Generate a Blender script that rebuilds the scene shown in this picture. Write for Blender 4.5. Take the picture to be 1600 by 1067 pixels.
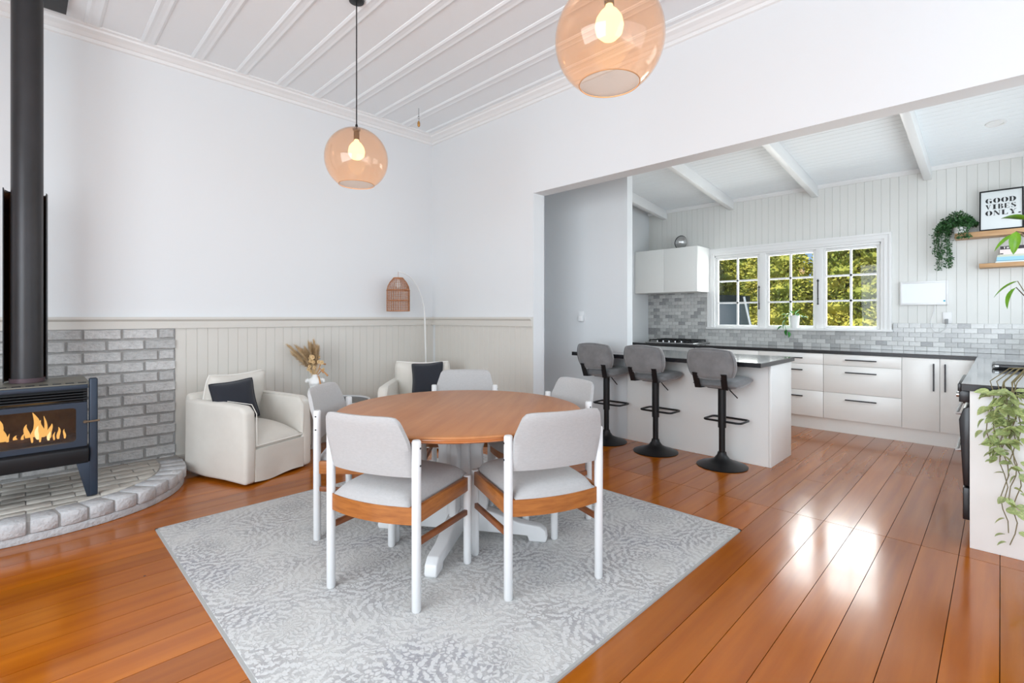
import bpy, bmesh, math, random
from mathutils import Vector, Matrix, Euler
R = math.radians
rnd = random.Random(7)
for o in list(bpy.data.objects): bpy.data.objects.remove(o)
sc = bpy.context.scene
COL = sc.collection

# ------------------------------------------------------------------ camera
cam_d = bpy.data.cameras.new('camera'); cam = bpy.data.objects.new('camera', cam_d); COL.objects.link(cam)
cam.location = (0, 0, 1.28); cam.rotation_euler = (R(90), 0, R(44.925 - 90))
cam_d.sensor_width = 36; cam_d.lens = 17.226; cam_d.shift_y = -0.0237; cam_d.clip_start = .05
sc.camera = cam
# ------------------------------------------------------------------ light
sc.view_settings.view_transform = 'Standard'; sc.view_settings.look = 'None'
sc.view_settings.gamma = 1; sc.view_settings.use_curve_mapping = False
sc.view_settings.exposure = -0.19
w = bpy.data.worlds.new('world'); sc.world = w; w.use_nodes = True
bg = w.node_tree.nodes['Background']; bg.inputs[0].default_value = (.42, .64, .95, 1); bg.inputs[1].default_value = 1.0
def sun(rot, e, ang, col):
    d = bpy.data.lights.new('sun', 'SUN'); d.energy = e; d.angle = R(ang); d.color = col
    o = bpy.data.objects.new('sun', d); COL.objects.link(o); o.rotation_euler = rot
sun((R(38), 0, R(-105)), 5.5, 1.0, (1, .95, .86))
def area(name, loc, rot, sx, sy, e, col=(1, 1, 1)):
    d = bpy.data.lights.new(name, 'AREA'); d.shape = 'RECTANGLE'; d.size = sx; d.size_y = sy; d.energy = e; d.color = col
    o = bpy.data.objects.new(name, d); COL.objects.link(o); o.location = loc; o.rotation_euler = rot
# daylight entering through the windows behind and beside the viewer
DAY = (.87, .95, 1)
area('daylight_front_window', (.9, -2.5, 1.65), (R(120), 0, 0), 4.4, 2.3, 94, DAY)
area('daylight_left_window', (-2.3, .9, 1.6), (R(82), 0, R(-90)), 3.6, 2.2, 212, DAY)
area('daylight_kitchen_side_window', (5.3, -.5, 1.75), (R(95), 0, 0), 2.6, 1.3, 40, DAY)
area('daylight_kitchen_window', (7.3, 1.92, 1.66), (R(78), 0, R(90)), 2.0, 1.05, 74, (.97, 1, .97))

# ------------------------------------------------------------------ materials
MATS = {}
def nodes(name):
    m = bpy.data.materials.new(name); m.use_nodes = True; MATS[name] = m
    nt = m.node_tree; b = nt.nodes['Principled BSDF']
    return m, nt, b
def N(nt, t, **k):
    n = nt.nodes.new(t)
    for a, v in k.items(): setattr(n, a, v)
    return n
def mat(name, c, rough=.5, metal=0, var=None, bump=None, coat=0, emit=None, spec=None, sheen=0, coord='Object', rand=0):
    """var=(scale(x,y,z), colour2, contrast) mixes a second tone by noise; bump=(scale,strength)"""
    m, nt, b = nodes(name); L = nt.links.new
    b.inputs['Base Color'].default_value = (*c, 1); b.inputs['Roughness'].default_value = rough; b.inputs['Metallic'].default_value = metal
    if coat: b.inputs['Coat Weight'].default_value = coat; b.inputs['Coat Roughness'].default_value = .08
    if spec is not None: b.inputs['Specular IOR Level'].default_value = spec
    if sheen: b.inputs['Sheen Weight'].default_value = sheen
    if emit: b.inputs['Emission Color'].default_value = (*emit[0], 1); b.inputs['Emission Strength'].default_value = emit[1]
    tc = N(nt, 'ShaderNodeTexCoord')
    src = None
    if var:
        mp = N(nt, 'ShaderNodeMapping'); mp.inputs['Scale'].default_value = var[0]; L(tc.outputs[coord], mp.inputs[0])
        nz = N(nt, 'ShaderNodeTexNoise'); nz.inputs['Scale'].default_value = 1; nz.inputs['Detail'].default_value = 6; nz.inputs['Roughness'].default_value = .62
        L(mp.outputs[0], nz.inputs[0])
        rp = N(nt, 'ShaderNodeMapRange'); rp.inputs[1].default_value = .5 - var[2]; rp.inputs[2].default_value = .5 + var[2]; L(nz.outputs[0], rp.inputs[0])
        mx = N(nt, 'ShaderNodeMix', data_type='RGBA'); mx.inputs[6].default_value = (*c, 1); mx.inputs[7].default_value = (*var[1], 1)
        L(rp.outputs[0], mx.inputs[0]); src = mx.outputs[2]
    if rand:
        oi = N(nt, 'ShaderNodeObjectInfo'); hs = N(nt, 'ShaderNodeHueSaturation')
        r2 = N(nt, 'ShaderNodeMapRange'); r2.inputs[3].default_value = 1 - rand; r2.inputs[4].default_value = 1 + rand
        L(oi.outputs['Random'], r2.inputs[0]); L(r2.outputs[0], hs.inputs['Value'])
        if src: L(src, hs.inputs['Color'])
        else: hs.inputs['Color'].default_value = (*c, 1)
        src = hs.outputs[0]
    if src: L(src, b.inputs['Base Color'])
    if bump:
        n2 = N(nt, 'ShaderNodeTexNoise'); n2.inputs['Scale'].default_value = bump[0]; n2.inputs['Detail'].default_value = 5; L(tc.outputs['Object'], n2.inputs[0])
        bp = N(nt, 'ShaderNodeBump'); bp.inputs['Strength'].default_value = bump[1]; bp.inputs['Distance'].default_value = .01
        L(n2.outputs[0], bp.inputs['Height']); L(bp.outputs[0], b.inputs['Normal'])
    return m
def S(r, g, b):  # sRGB 0-255 -> linear
    f = lambda v: ((v / 255 + .055) / 1.055) ** 2.4 if v > 10 else v / 255 / 12.92
    return (f(r), f(g), f(b))
def glass(name, tint, ior=1.45, haze=0, haze_col=(1, 1, 1)):
    m = bpy.data.materials.new(name); m.use_nodes = True; nt = m.node_tree; nt.nodes.clear(); L = nt.links.new
    o = N(nt, 'ShaderNodeOutputMaterial'); t = N(nt, 'ShaderNodeBsdfTransparent'); t.inputs[0].default_value = (*tint, 1)
    g = N(nt, 'ShaderNodeBsdfGlossy'); g.inputs['Roughness'].default_value = .02
    lw = N(nt, 'ShaderNodeLayerWeight'); lw.inputs[0].default_value = .5
    pw_ = N(nt, 'ShaderNodeMath', operation='POWER'); pw_.inputs[1].default_value = 5; L(lw.outputs['Facing'], pw_.inputs[0])
    r0 = ((ior - 1) / (ior + 1)) ** 2
    fr = N(nt, 'ShaderNodeMath', operation='MULTIPLY_ADD'); fr.inputs[1].default_value = 1 - r0; fr.inputs[2].default_value = r0; L(pw_.outputs[0], fr.inputs[0])
    mx = N(nt, 'ShaderNodeMixShader'); L(fr.outputs[0], mx.inputs[0]); L(t.outputs[0], mx.inputs[1]); L(g.outputs[0], mx.inputs[2])
    last = mx
    if haze:
        tr = N(nt, 'ShaderNodeBsdfTranslucent'); tr.inputs[0].default_value = (*haze_col, 1)
        m2 = N(nt, 'ShaderNodeMixShader'); m2.inputs[0].default_value = haze; L(mx.outputs[0], m2.inputs[1]); L(tr.outputs[0], m2.inputs[2]); last = m2
    L(last.outputs[0], o.inputs[0]); MATS[name] = m; return m

M = MATS
mat('wall_white', S(229, 231, 232), .6, bump=(60, .03))
mat('ceiling_white', S(241, 245, 247), .55)
mat('trim_white', S(238, 238, 237), .35)
mat('wainscot', S(214, 210, 202), .4)
mat('kitchen_board', S(226, 226, 222), .4)
mat('cabinet_white', S(245, 245, 242), .3)
mat('worktop', S(66, 67, 69), .08, var=((40, 40, 40), S(52, 52, 54), .3), coat=.6)
mat('worktop_edge', S(26, 26, 30), .25)
mat('handle_black', S(42, 40, 44), .35, .3)
mat('black_metal', S(24, 24, 26), .38, .2)
mat('stove_metal', S(46, 56, 70), .42, .35)
mat('stove_dark', S(26, 27, 30), .5, .3)
mat('stove_top', S(118, 115, 104), .4, .35)
mat('flue_metal', S(44, 43, 44), .38, .4, var=((5, 5, 2), S(58, 56, 58), .2))
mat('flue_base', S(84, 66, 72), .5, .3)
mat('copper', S(120, 80, 44), .25, .9)
mat('firebrick', S(120, 100, 78), .8, var=((9, 9, 9), S(70, 55, 44), .2))
mat('log', S(90, 60, 40), .9, var=((20, 20, 20), S(40, 26, 20), .2), bump=(30, .6))
mat('ember', S(160, 90, 40), .9, emit=((1, .35, .06), .6))
mat('brick', S(214, 213, 211), .85, var=((26, 26, 60), S(172, 171, 170), .25), bump=(70, .9), rand=.13)
mat('mortar', S(168, 166, 163), .95, bump=(80, .4))
mat('hearth_paver', S(206, 201, 192), .7, var=((14, 40, 30), S(168, 163, 155), .25), bump=(40, .5), rand=.12)
mat('hearth_edge', S(205, 205, 206), .8, var=((22, 22, 30), S(176, 176, 178), .25), bump=(50, .9), rand=.08)
mat('armchair_linen', S(226, 222, 213), .9, bump=(350, .12), sheen=.2, var=((5, 5, 5), S(216, 211, 202), .25))
mat('piping', S(240, 238, 232), .8)
mat('navy_fabric', S(34, 37, 46), .9, bump=(300, .3), sheen=.2)
mat('chair_fabric', S(186, 185, 184), .95, bump=(420, .25), sheen=.25, var=((60, 60, 160), S(172, 171, 171), .3))
mat('chair_white', S(222, 222, 222), .35)
mat('screw_dark', S(40, 40, 42), .5)
mat('oak_rail', S(178, 112, 52), .42, var=((10, 10, 90), S(140, 80, 34), .22), coat=.2)
mat('stretcher_wood', S(150, 88, 46), .45, var=((14, 14, 70), S(110, 60, 30), .22))
mat('table_wood', S(188, 126, 76), .4, var=((1.6, 17, 8), S(166, 102, 56), .25), coat=.08)
mat('table_edge', S(184, 112, 58), .3, coat=.4)
mat('stool_velvet', S(128, 127, 127), .75, sheen=.5, var=((9, 9, 9), S(104, 103, 104), .2), bump=(300, .1))
mat('rattan', S(200, 134, 84), .6, var=((50, 50, 50), S(140, 84, 46), .2))
mat('lamp_white', S(238, 238, 236), .4)
mat('ceramic_white', S(240, 240, 238), .35)
mat('pampas', S(222, 196, 158), .95, var=((30, 30, 30), S(196, 164, 120), .2))
mat('dried_flower', S(220, 188, 140), .9, rand=.12)
mat('dried_brown', S(196, 146, 100), .9)
mat('shelf_oak', S(198, 158, 116), .5, var=((30, 4, 30), S(178, 136, 94), .2))
mat('poster_paper', S(226, 230, 230), .35)
mat('ink', S(40, 40, 42), .6)
mat('paper_white', S(235, 232, 226), .7)
mat('book_dark', S(52, 44, 48), .6); mat('book_blush', S(226, 212, 208), .6); mat('book_sage', S(196, 202, 184), .6)
mat('book_sky', S(150, 196, 216), .6); mat('book_teal', S(112, 158, 176), .6); mat('book_pale', S(220, 226, 226), .6)
mat('ivy_green', S(62, 110, 52), .55, rand=.1, var=((60, 60, 60), S(38, 74, 42), .12))
mat('pothos_green', S(60, 150, 50), .4, var=((40, 40, 40), S(36, 110, 40), .15))
mat('hoya_leaf', S(128, 150, 92), .4, rand=.2, var=((60, 60, 60), S(196, 204, 140), .12))
mat('vine_stem', S(122, 112, 78), .7)
mat('ficus_leaf', S(120, 176, 28), .35, rand=.35, var=((16, 16, 16), S(84, 140, 22), .15))
mat('screen_white', S(232, 236, 240), .25, emit=((.95, .98, 1), .04))
mat('blue_dot', S(70, 175, 205), .4)
mat('plastic_white', S(240, 240, 240), .35)
mat('plastic_grey', S(150, 150, 150), .4)
mat('steel', S(190, 190, 190), .25, .9)
mat('oven_black', S(34, 33, 36), .3, .1)
mat('brass', S(190, 140, 80), .35, .6)
mat('bark', S(86, 70, 54), .9)
mat('conifer_gold', S(220, 208, 92), .8, rand=.1, var=((1.4, 1.4, 1.4), S(156, 164, 66), .1))
mat('leaf_dark', S(70, 100, 46), .6, rand=.2, var=((2, 2, 2), S(150, 150, 60), .12))
mat('lawn', S(110, 130, 60), .95, var=((.8, .8, .8), S(80, 104, 46), .2))
mat('tramp_net', S(132, 134, 140), .8); mat('tramp_pad', S(40, 44, 44), .8); mat('tramp_pole', S(220, 222, 224), .3, .4)
glass('pane', (.98, .985, .985), 1.3); glass('stove_glass', (.82, .8, .76))
glass('amber_glass', (.965, .885, .825), 1.45, .06, (1, .70, .48))
def emat(name, c, s):
    m = bpy.data.materials.new(name); m.use_nodes = True; nt = m.node_tree; nt.nodes.clear()
    o = N(nt, 'ShaderNodeOutputMaterial'); e = N(nt, 'ShaderNodeEmission'); e.inputs[0].default_value = (*c, 1); e.inputs[1].default_value = s
    nt.links.new(e.outputs[0], o.inputs[0]); M[name] = m
emat('bulb', (1, .80, .40), 3.2); emat('flame', (1, .55, .16), 1.7); emat('flame_core', (1, .8, .42), 2.1)
for i, (a, b_) in enumerate([((214, 214, 211), (196, 196, 194)), ((205, 205, 203), (186, 186, 185)), ((190, 190, 188), (170, 170, 170)), ((172, 172, 171), (150, 150, 151)), ((222, 222, 219), (206, 206, 204))]):
    mat('marble_%d' % i, S(*a), .25, var=((14, 14, 30), S(*b_), .15), coat=.3)

def floor_mat():
    m, nt, b = nodes('floor_wood'); L = nt.links.new
    ge = N(nt, 'ShaderNodeNewGeometry'); oi = N(nt, 'ShaderNodeObjectInfo')
    mp = N(nt, 'ShaderNodeMapping'); mp.inputs['Scale'].default_value = (1.0, 15, 1); L(ge.outputs['Position'], mp.inputs[0])
    ad = N(nt, 'ShaderNodeVectorMath', operation='ADD'); L(mp.outputs[0], ad.inputs[0])
    cb = N(nt, 'ShaderNodeCombineXYZ'); mu = N(nt, 'ShaderNodeMath', operation='MULTIPLY'); mu.inputs[1].default_value = 60; L(oi.outputs['Random'], mu.inputs[0]); L(mu.outputs[0], cb.inputs[0]); L(mu.outputs[0], cb.inputs[2]); L(cb.outputs[0], ad.inputs[1])
    nz = N(nt, 'ShaderNodeTexNoise'); nz.inputs['Scale'].default_value = 1; nz.inputs['Detail'].default_value = 4; nz.inputs['Distortion'].default_value = .2; L(ad.outputs[0], nz.inputs[0])
    cr = N(nt, 'ShaderNodeValToRGB'); e = cr.color_ramp.elements
    e[0].position = .2; e[0].color = (*S(148, 72, 3), 1); e[1].position = .8; e[1].color = (*S(186, 104, 14), 1); L(nz.outputs[0], cr.inputs[0])
    hs = N(nt, 'ShaderNodeHueSaturation'); mr = N(nt, 'ShaderNodeMapRange'); mr.inputs[3].default_value = .84; mr.inputs[4].default_value = 1.1; L(oi.outputs['Random'], mr.inputs[0]); L(mr.outputs[0], hs.inputs['Value']); L(cr.outputs[0], hs.inputs['Color'])
    # small dark nail spots and knots
    vo = N(nt, 'ShaderNodeTexVoronoi'); vo.inputs['Scale'].default_value = 3.1; L(ge.outputs['Position'], vo.inputs[0])
    lt = N(nt, 'ShaderNodeMath', operation='LESS_THAN'); lt.inputs[1].default_value = .018; L(vo.outputs[0], lt.inputs[0])
    mx = N(nt, 'ShaderNodeMix', data_type='RGBA'); mx.inputs[7].default_value = (*S(70, 36, 14), 1); L(lt.outputs[0], mx.inputs[0]); L(hs.outputs[0], mx.inputs[6]); L(mx.outputs[2], b.inputs['Base Color'])
    # worn varnish: roughness varies softly
    n2 = N(nt, 'ShaderNodeTexNoise'); n2.inputs['Scale'].default_value = 2.2; n2.inputs['Detail'].default_value = 4; L(ge.outputs['Position'], n2.inputs[0])
    m2 = N(nt, 'ShaderNodeMapRange'); m2.inputs[1].default_value = .3; m2.inputs[2].default_value = .7; m2.inputs[3].default_value = .12; m2.inputs[4].default_value = .24; L(n2.outputs[0], m2.inputs[0]); L(m2.outputs[0], b.inputs['Roughness'])
    b.inputs['Coat Weight'].default_value = .2; b.inputs['Coat Roughness'].default_value = .09; b.inputs['Specular IOR Level'].default_value = .45
floor_mat()
mat('subfloor', S(30, 18, 10), .9)

def rug_mat():
    m, nt, b = nodes('rug_weave'); L = nt.links.new
    ge = N(nt, 'ShaderNodeNewGeometry')
    def math_(op, a, b_=None, c=None):
        n = N(nt, 'ShaderNodeMath', operation=op)
        for i, v in enumerate((a, b_, c)):
            if v is None: continue
            if isinstance(v, (int, float)): n.inputs[i].default_value = v
            else: L(v, n.inputs[i])
        return n.outputs[0]
    # warp so the scrolls are not perfectly regular
    nw = N(nt, 'ShaderNodeTexNoise'); nw.inputs['Scale'].default_value = 14; L(ge.outputs['Position'], nw.inputs[0])
    wv = N(nt, 'ShaderNodeVectorMath', operation='MULTIPLY_ADD'); wv.inputs[1].default_value = (.03, .03, 0); L(nw.outputs['Color'], wv.inputs[0]); L(ge.outputs['Position'], wv.inputs[2])
    sp = N(nt, 'ShaderNodeSeparateXYZ'); L(wv.outputs[0], sp.inputs[0])
    cell = .52
    fx = math_('SUBTRACT', math_('FRACT', math_('DIVIDE', sp.outputs[0], cell)), .5)
    row = math_('FLOOR', math_('DIVIDE', sp.outputs[0], cell))
    fy = math_('SUBTRACT', math_('FRACT', math_('ADD', math_('DIVIDE', sp.outputs[1], cell), math_('MULTIPLY', row, .5))), .5)
    r = math_('SQRT', math_('ADD', math_('MULTIPLY', fx, fx), math_('MULTIPLY', fy, fy)))
    th = math_('ARCTAN2', fy, fx)
    pet = math_('SINE', math_('ADD', math_('MULTIPLY', th, 16), math_('MULTIPLY', math_('SINE', math_('MULTIPLY', r, 62)), 1.8)))
    ring = math_('SINE', math_('ADD', math_('MULTIPLY', r, 84), math_('MULTIPLY', math_('SINE', math_('MULTIPLY', th, 12)), 1.7)))
    pat = math_('MULTIPLY', math_('ADD', pet, ring), .5)
    vo = N(nt, 'ShaderNodeTexVoronoi', feature='DISTANCE_TO_EDGE'); vo.inputs['Scale'].default_value = 52; L(wv.outputs[0], vo.inputs[0])
    pat2 = math_('SUBTRACT', math_('MULTIPLY', vo.outputs[0], 5), .6)
    pp = math_('ADD', math_('MULTIPLY', pat, .75), math_('MULTIPLY', pat2, .6))
    st = N(nt, 'ShaderNodeMapRange'); st.inputs[1].default_value = -.25; st.inputs[2].default_value = .3; L(pp, st.inputs[0])
    # worn patches
    n1 = N(nt, 'ShaderNodeTexNoise'); n1.inputs['Scale'].default_value = 2.6; n1.inputs['Detail'].default_value = 8; n1.inputs['Roughness'].default_value = .7; L(ge.outputs['Position'], n1.inputs[0])
    wr = N(nt, 'ShaderNodeMapRange'); wr.inputs[1].default_value = .42; wr.inputs[2].default_value = .6; L(n1.outputs[0], wr.inputs[0])
    n3 = N(nt, 'ShaderNodeTexNoise'); n3.inputs['Scale'].default_value = 2.2; n3.inputs['Detail'].default_value = 3; L(wv.outputs[0], n3.inputs[0])
    base = N(nt, 'ShaderNodeMix', data_type='RGBA'); base.inputs[6].default_value = (*S(138, 139, 148), 1); base.inputs[7].default_value = (*S(180, 176, 170), 1); L(n3.outputs[0], base.inputs[0])
    c1 = N(nt, 'ShaderNodeMix', data_type='RGBA'); c1.inputs[7].default_value = (*S(220, 220, 219), 1); L(base.outputs[2], c1.inputs[6]); L(math_('MULTIPLY', st.outputs[0], .62), c1.inputs[0])
    c2 = N(nt, 'ShaderNodeMix', data_type='RGBA'); c2.inputs[7].default_value = (*S(200, 199, 196), 1); L(c1.outputs[2], c2.inputs[6]); L(math_('MULTIPLY', wr.outputs[0], .8), c2.inputs[0])
    nf = N(nt, 'ShaderNodeTexNoise'); nf.inputs['Scale'].default_value = 320; L(ge.outputs['Position'], nf.inputs[0])
    hs = N(nt, 'ShaderNodeHueSaturation'); hv = N(nt, 'ShaderNodeMapRange'); hv.inputs[3].default_value = .72; hv.inputs[4].default_value = 1.24; L(nf.outputs[0], hv.inputs[0]); L(hv.outputs[0], hs.inputs['Value']); L(c2.outputs[2], hs.inputs['Color'])
    md = N(nt, 'ShaderNodeMapRange', interpolation_type='SMOOTHSTEP'); md.inputs[1].default_value = .13; md.inputs[2].default_value = .23; md.inputs[3].default_value = .93; md.inputs[4].default_value = 1; L(r, md.inputs[0])
    h2 = N(nt, 'ShaderNodeHueSaturation'); L(md.outputs[0], h2.inputs['Value']); L(hs.outputs[0], h2.inputs['Color'])
    L(h2.outputs[0], b.inputs['Base Color']); b.inputs['Roughness'].default_value = .95
    bp = N(nt, 'ShaderNodeBump'); bp.inputs['Strength'].default_value = .35; bp.inputs['Distance'].default_value = .004; L(st.outputs[0], bp.inputs['Height']); L(bp.outputs[0], b.inputs['Normal'])
rug_mat()
mat('rug_binding', S(170, 170, 168), .95)

# ------------------------------------------------------------------ mesh helpers
class MB:
    def __init__(s): s.v = []; s.f = []
    def add(s, vs, fs):
        n = len(s.v); s.v += [tuple(p) for p in vs]; s.f += [tuple(i + n for i in f) for f in fs]; return s
    def box(s, x0, x1, y0, y1, z0, z1):
        return s.add([(x0, y0, z0), (x1, y0, z0), (x1, y1, z0), (x0, y1, z0), (x0, y0, z1), (x1, y0, z1), (x1, y1, z1), (x0, y1, z1)],
                     [(0, 3, 2, 1), (4, 5, 6, 7), (0, 1, 5, 4), (1, 2, 6, 5), (2, 3, 7, 6), (3, 0, 4, 7)])
    def obox(s, c, size, rot=(0, 0, 0)):
        q = Euler(rot).to_matrix(); hx, hy, hz = [k / 2 for k in size]; c = Vector(c)
        P = [c + q @ Vector(p) for p in [(-hx, -hy, -hz), (hx, -hy, -hz), (hx, hy, -hz), (-hx, hy, -hz), (-hx, -hy, hz), (hx, -hy, hz), (hx, hy, hz), (-hx, hy, hz)]]
        return s.add(P, [(0, 3, 2, 1), (4, 5, 6, 7), (0, 1, 5, 4), (1, 2, 6, 5), (2, 3, 7, 6), (3, 0, 4, 7)])
    def beam(s, a, b, wd, ht, up=(0, 0, 1)):
        a = Vector(a); b = Vector(b); d = (b - a).normalized(); sd = d.cross(Vector(up)).normalized() * wd / 2; u = sd.cross(d).normalized() * ht / 2
        P = [a - sd - u, a + sd - u, a + sd + u, a - sd + u, b - sd - u, b + sd - u, b + sd + u, b - sd + u]
        return s.add(P, [(0, 3, 2, 1), (4, 5, 6, 7), (0, 1, 5, 4), (1, 2, 6, 5), (2, 3, 7, 6), (3, 0, 4, 7)])
    def prism(s, poly, t0, t1, axis='z'):
        """poly 2D ccw; axis z:(x,y) y:(x,z) x:(y,z)"""
        g = {'z': lambda a, b, t: (a, b, t), 'y': lambda a, b, t: (a, t, b), 'x': lambda a, b, t: (t, a, b)}[axis]
        n = len(poly)
        return s.add([g(a, b, t0) for a, b in poly] + [g(a, b, t1) for a, b in poly],
                     [tuple(range(n))[::-1], tuple(range(n, 2 * n))] + [(i, (i + 1) % n, n + (i + 1) % n, n + i) for i in range(n)])
    def cyl(s, a, b, r0, r1=None, n=16): return s.tube([a, b], [r0, r0 if r1 is None else r1], n)
    def tube(s, pts, r, n=8, closed=False):
        pts = [Vector(p) for p in pts]; k = len(pts); rr = r if isinstance(r, (list, tuple)) else [r] * k
        base = len(s.v); prev = None; rings = []
        for i, p in enumerate(pts):
            if closed: d = pts[(i + 1) % k] - pts[i - 1]
            else: d = pts[min(i + 1, k - 1)] - pts[max(i - 1, 0)]
            d.normalize()
            if prev is None: u = d.orthogonal().normalized()
            else: u = (prev - d * prev.dot(d)); u = u.normalized() if u.length > 1e-6 else d.orthogonal().normalized()
            prev = u; w_ = d.cross(u)
            s.v += [tuple(p + (u * math.cos(2 * math.pi * j / n) + w_ * math.sin(2 * math.pi * j / n)) * rr[i]) for j in range(n)]
        m = k if closed else k - 1
        for i in range(m):
            a = base + i * n; b = base + ((i + 1) % k) * n
            s.f += [(a + j, a + (j + 1) % n, b + (j + 1) % n, b + j) for j in range(n)]
        if not closed: s.f += [tuple(base + j for j in range(n))[::-1], tuple(base + (k - 1) * n + j for j in range(n))]
        return s
    def lathe(s, prof, n=32, c=(0, 0, 0), closed=False):
        base = len(s.v)
        for r, z in prof: s.v += [(c[0] + r * math.cos(2 * math.pi * j / n), c[1] + r * math.sin(2 * math.pi * j / n), c[2] + z) for j in range(n)]
        k = len(prof)
        for i in range(k if closed else k - 1):
            a = base + i * n; b = base + ((i + 1) % k) * n
            s.f += [(a + j, a + (j + 1) % n, b + (j + 1) % n, b + j) for j in range(n)]
        if not closed:
            if prof[0][0] > 1e-5: s.f.append(tuple(base + j for j in range(n))[::-1])
            if prof[-1][0] > 1e-5: s.f.append(tuple(base + (k - 1) * n + j for j in range(n)))
        return s
    def sheet(s, fn, nu, nv, th=0):
        """fn(u,v)->Vector ; u,v in 0..1 ; closed slab if th given as fn2"""
        base = len(s.v); s.v += [tuple(fn(i / nu, j / nv)) for j in range(nv + 1) for i in range(nu + 1)]
        s.f += [(base + j * (nu + 1) + i, base + j * (nu + 1) + i + 1, base + (j + 1) * (nu + 1) + i + 1, base + (j + 1) * (nu + 1) + i) for j in range(nv) for i in range(nu)]
        return s
    def slab(s, fa, fb, nu, nv):
        """closed body between two sheets with the same outline"""
        b0 = len(s.v); s.sheet(fa, nu, nv); b1 = len(s.v); s.sheet(lambda u, v: fb(u, v), nu, nv)
        n1 = nu * nv; s.f[-n1:] = [f[::-1] for f in s.f[-n1:]]
        W = nu + 1
        rim = [i for i in range(nu)] + [nu + j * W for j in range(nv)] + [nv * W + nu - i for i in range(nu)] + [(nv - j) * W for j in range(nv)]
        for i in range(len(rim)):
            a, b = rim[i], rim[(i + 1) % len(rim)]
            s.f.append((b0 + b, b0 + a, b1 + a, b1 + b))
        return s
    def build(s, name, m, parent=None, smooth=False, bevel=0, seg=2, sub=0, ang=40):
        me = bpy.data.meshes.new(name); me.from_pydata(s.v, [], s.f); me.materials.append(M[m])
        bm = bmesh.new(); bm.from_mesh(me); bmesh.ops.recalc_face_normals(bm, faces=bm.faces); bm.to_mesh(me); bm.free()
        o = bpy.data.objects.new(name, me); COL.objects.link(o)
        if parent: o.parent = parent
        if bevel:
            md = o.modifiers.new('bevel', 'BEVEL'); md.width = bevel; md.segments = seg; md.limit_method = 'ANGLE'; md.angle_limit = R(30)
            smooth = True
        if sub: md = o.modifiers.new('sub', 'SUBSURF'); md.levels = sub; md.render_levels = sub
        if smooth:
            me.shade_smooth()
            if not bevel and not sub: me.set_sharp_from_angle(angle=R(ang))
        return o
def thing(name, label, cat, loc=(0, 0, 0), rz=0, group=None):
    o = bpy.data.objects.new(name, None); COL.objects.link(o); o.empty_display_size = .1
    o.location = loc; o.rotation_euler = (0, 0, rz); return tag(o, label, cat, group)
def tag(o, label, cat, group=None):
    o['label'] = label; o['category'] = cat
    if group: o['group'] = group
    return o
def struct(o): o['kind'] = 'structure'; return o
def kids(o): return [c for c in bpy.data.objects if c.parent == o]
def dup(root, loc, rz, label=None, group=None):
    def cp(o, p):
        c = o.copy(); COL.objects.link(c); c.parent = p
        for ch in kids(o): cp(ch, c)
        return c
    r = cp(root, None); r.location = loc; r.rotation_euler = (0, 0, rz)
    if label: r['label'] = label
    if group: r['group'] = group
    return r
def inst(o, loc, rot=(0, 0, 0), m=None, scale=None):
    """another piece sharing the mesh of o, child of the same parent"""
    c = o.copy(); COL.objects.link(c); c.location = loc; c.rotation_euler = rot
    if scale: c.scale = scale
    if m:
        c.material_slots[0].link = 'OBJECT'; c.material_slots[0].material = M[m]
    return c

# ------------------------------------------------------------------ room constants
YA, XB, XB2 = 4.93, 3.56, 3.72          # back wall face, right wall faces
XL, YF = -2.4, -2.6                     # walls behind the viewer
CEIL = 3.48; HEAD = 2.50; JAMB = 3.254
XW = 6.97; YK0, YK1 = -.55, 3.92        # kitchen far wall, kitchen side walls
KC = lambda x: 2.905 + .11 * (XW - x)   # sloping kitchen ceiling
BW = .08                                # lining board width

def wall(name, axis, p0, p1, a0, a1, z0, z1, holes=(), m='wall_white'):
    b = MB()
    def put(q0, q1, c0, c1):
        if q1 - q0 < 1e-4 or c1 - c0 < 1e-4: return
        if axis == 'x': b.box(p0, p1, q0, q1, c0, c1)
        else: b.box(q0, q1, p0, p1, c0, c1)
    cur = a0
    for h0, h1, hz0, hz1 in sorted(holes):
        put(cur, h0, z0, z1); put(h0, h1, z0, hz0); put(h0, h1, hz1, z1); cur = h1
    put(cur, a1, z0, z1)
    return struct(b.build(name, m))

# ------------------------------------------------------------------ floor
fl = struct(MB().box(XL - .1, XW + .1, YF - .1, YA + .1, -.08, -.02).build('floor', 'subfloor'))
PW = .157
k0 = math.floor((YF - .004) / PW)
for k in range(k0, 60):
    y0 = .004 + k * PW; y1 = y0 + PW - .0028
    if y0 > YA: break
    y0c, y1c = max(y0, YF), min(y1, YA)
    if y1c - y0c < .01: continue
    cuts = [XL]
    if k % 3 == 1: cuts.append(rnd.uniform(-1.2, 3.0))
    cuts.append(XB + .005)
    for a, b in zip(cuts, cuts[1:]):
        MB().box(a, b - .002, y0c, y1c, -.02, 0).build('floorboard', 'floor_wood', fl)
    if y1 > YK0 and y0 < YK1:
        cuts = [XB + .007] + ([rnd.uniform(4.2, 6.2)] if k % 3 == 0 else []) + [XW]
        for a, b in zip(cuts, cuts[1:]):
            MB().box(a, b - .002, max(y0c, YK0), min(y1c, YK1), -.02, 0).build('floorboard', 'floor_wood', fl)

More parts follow.
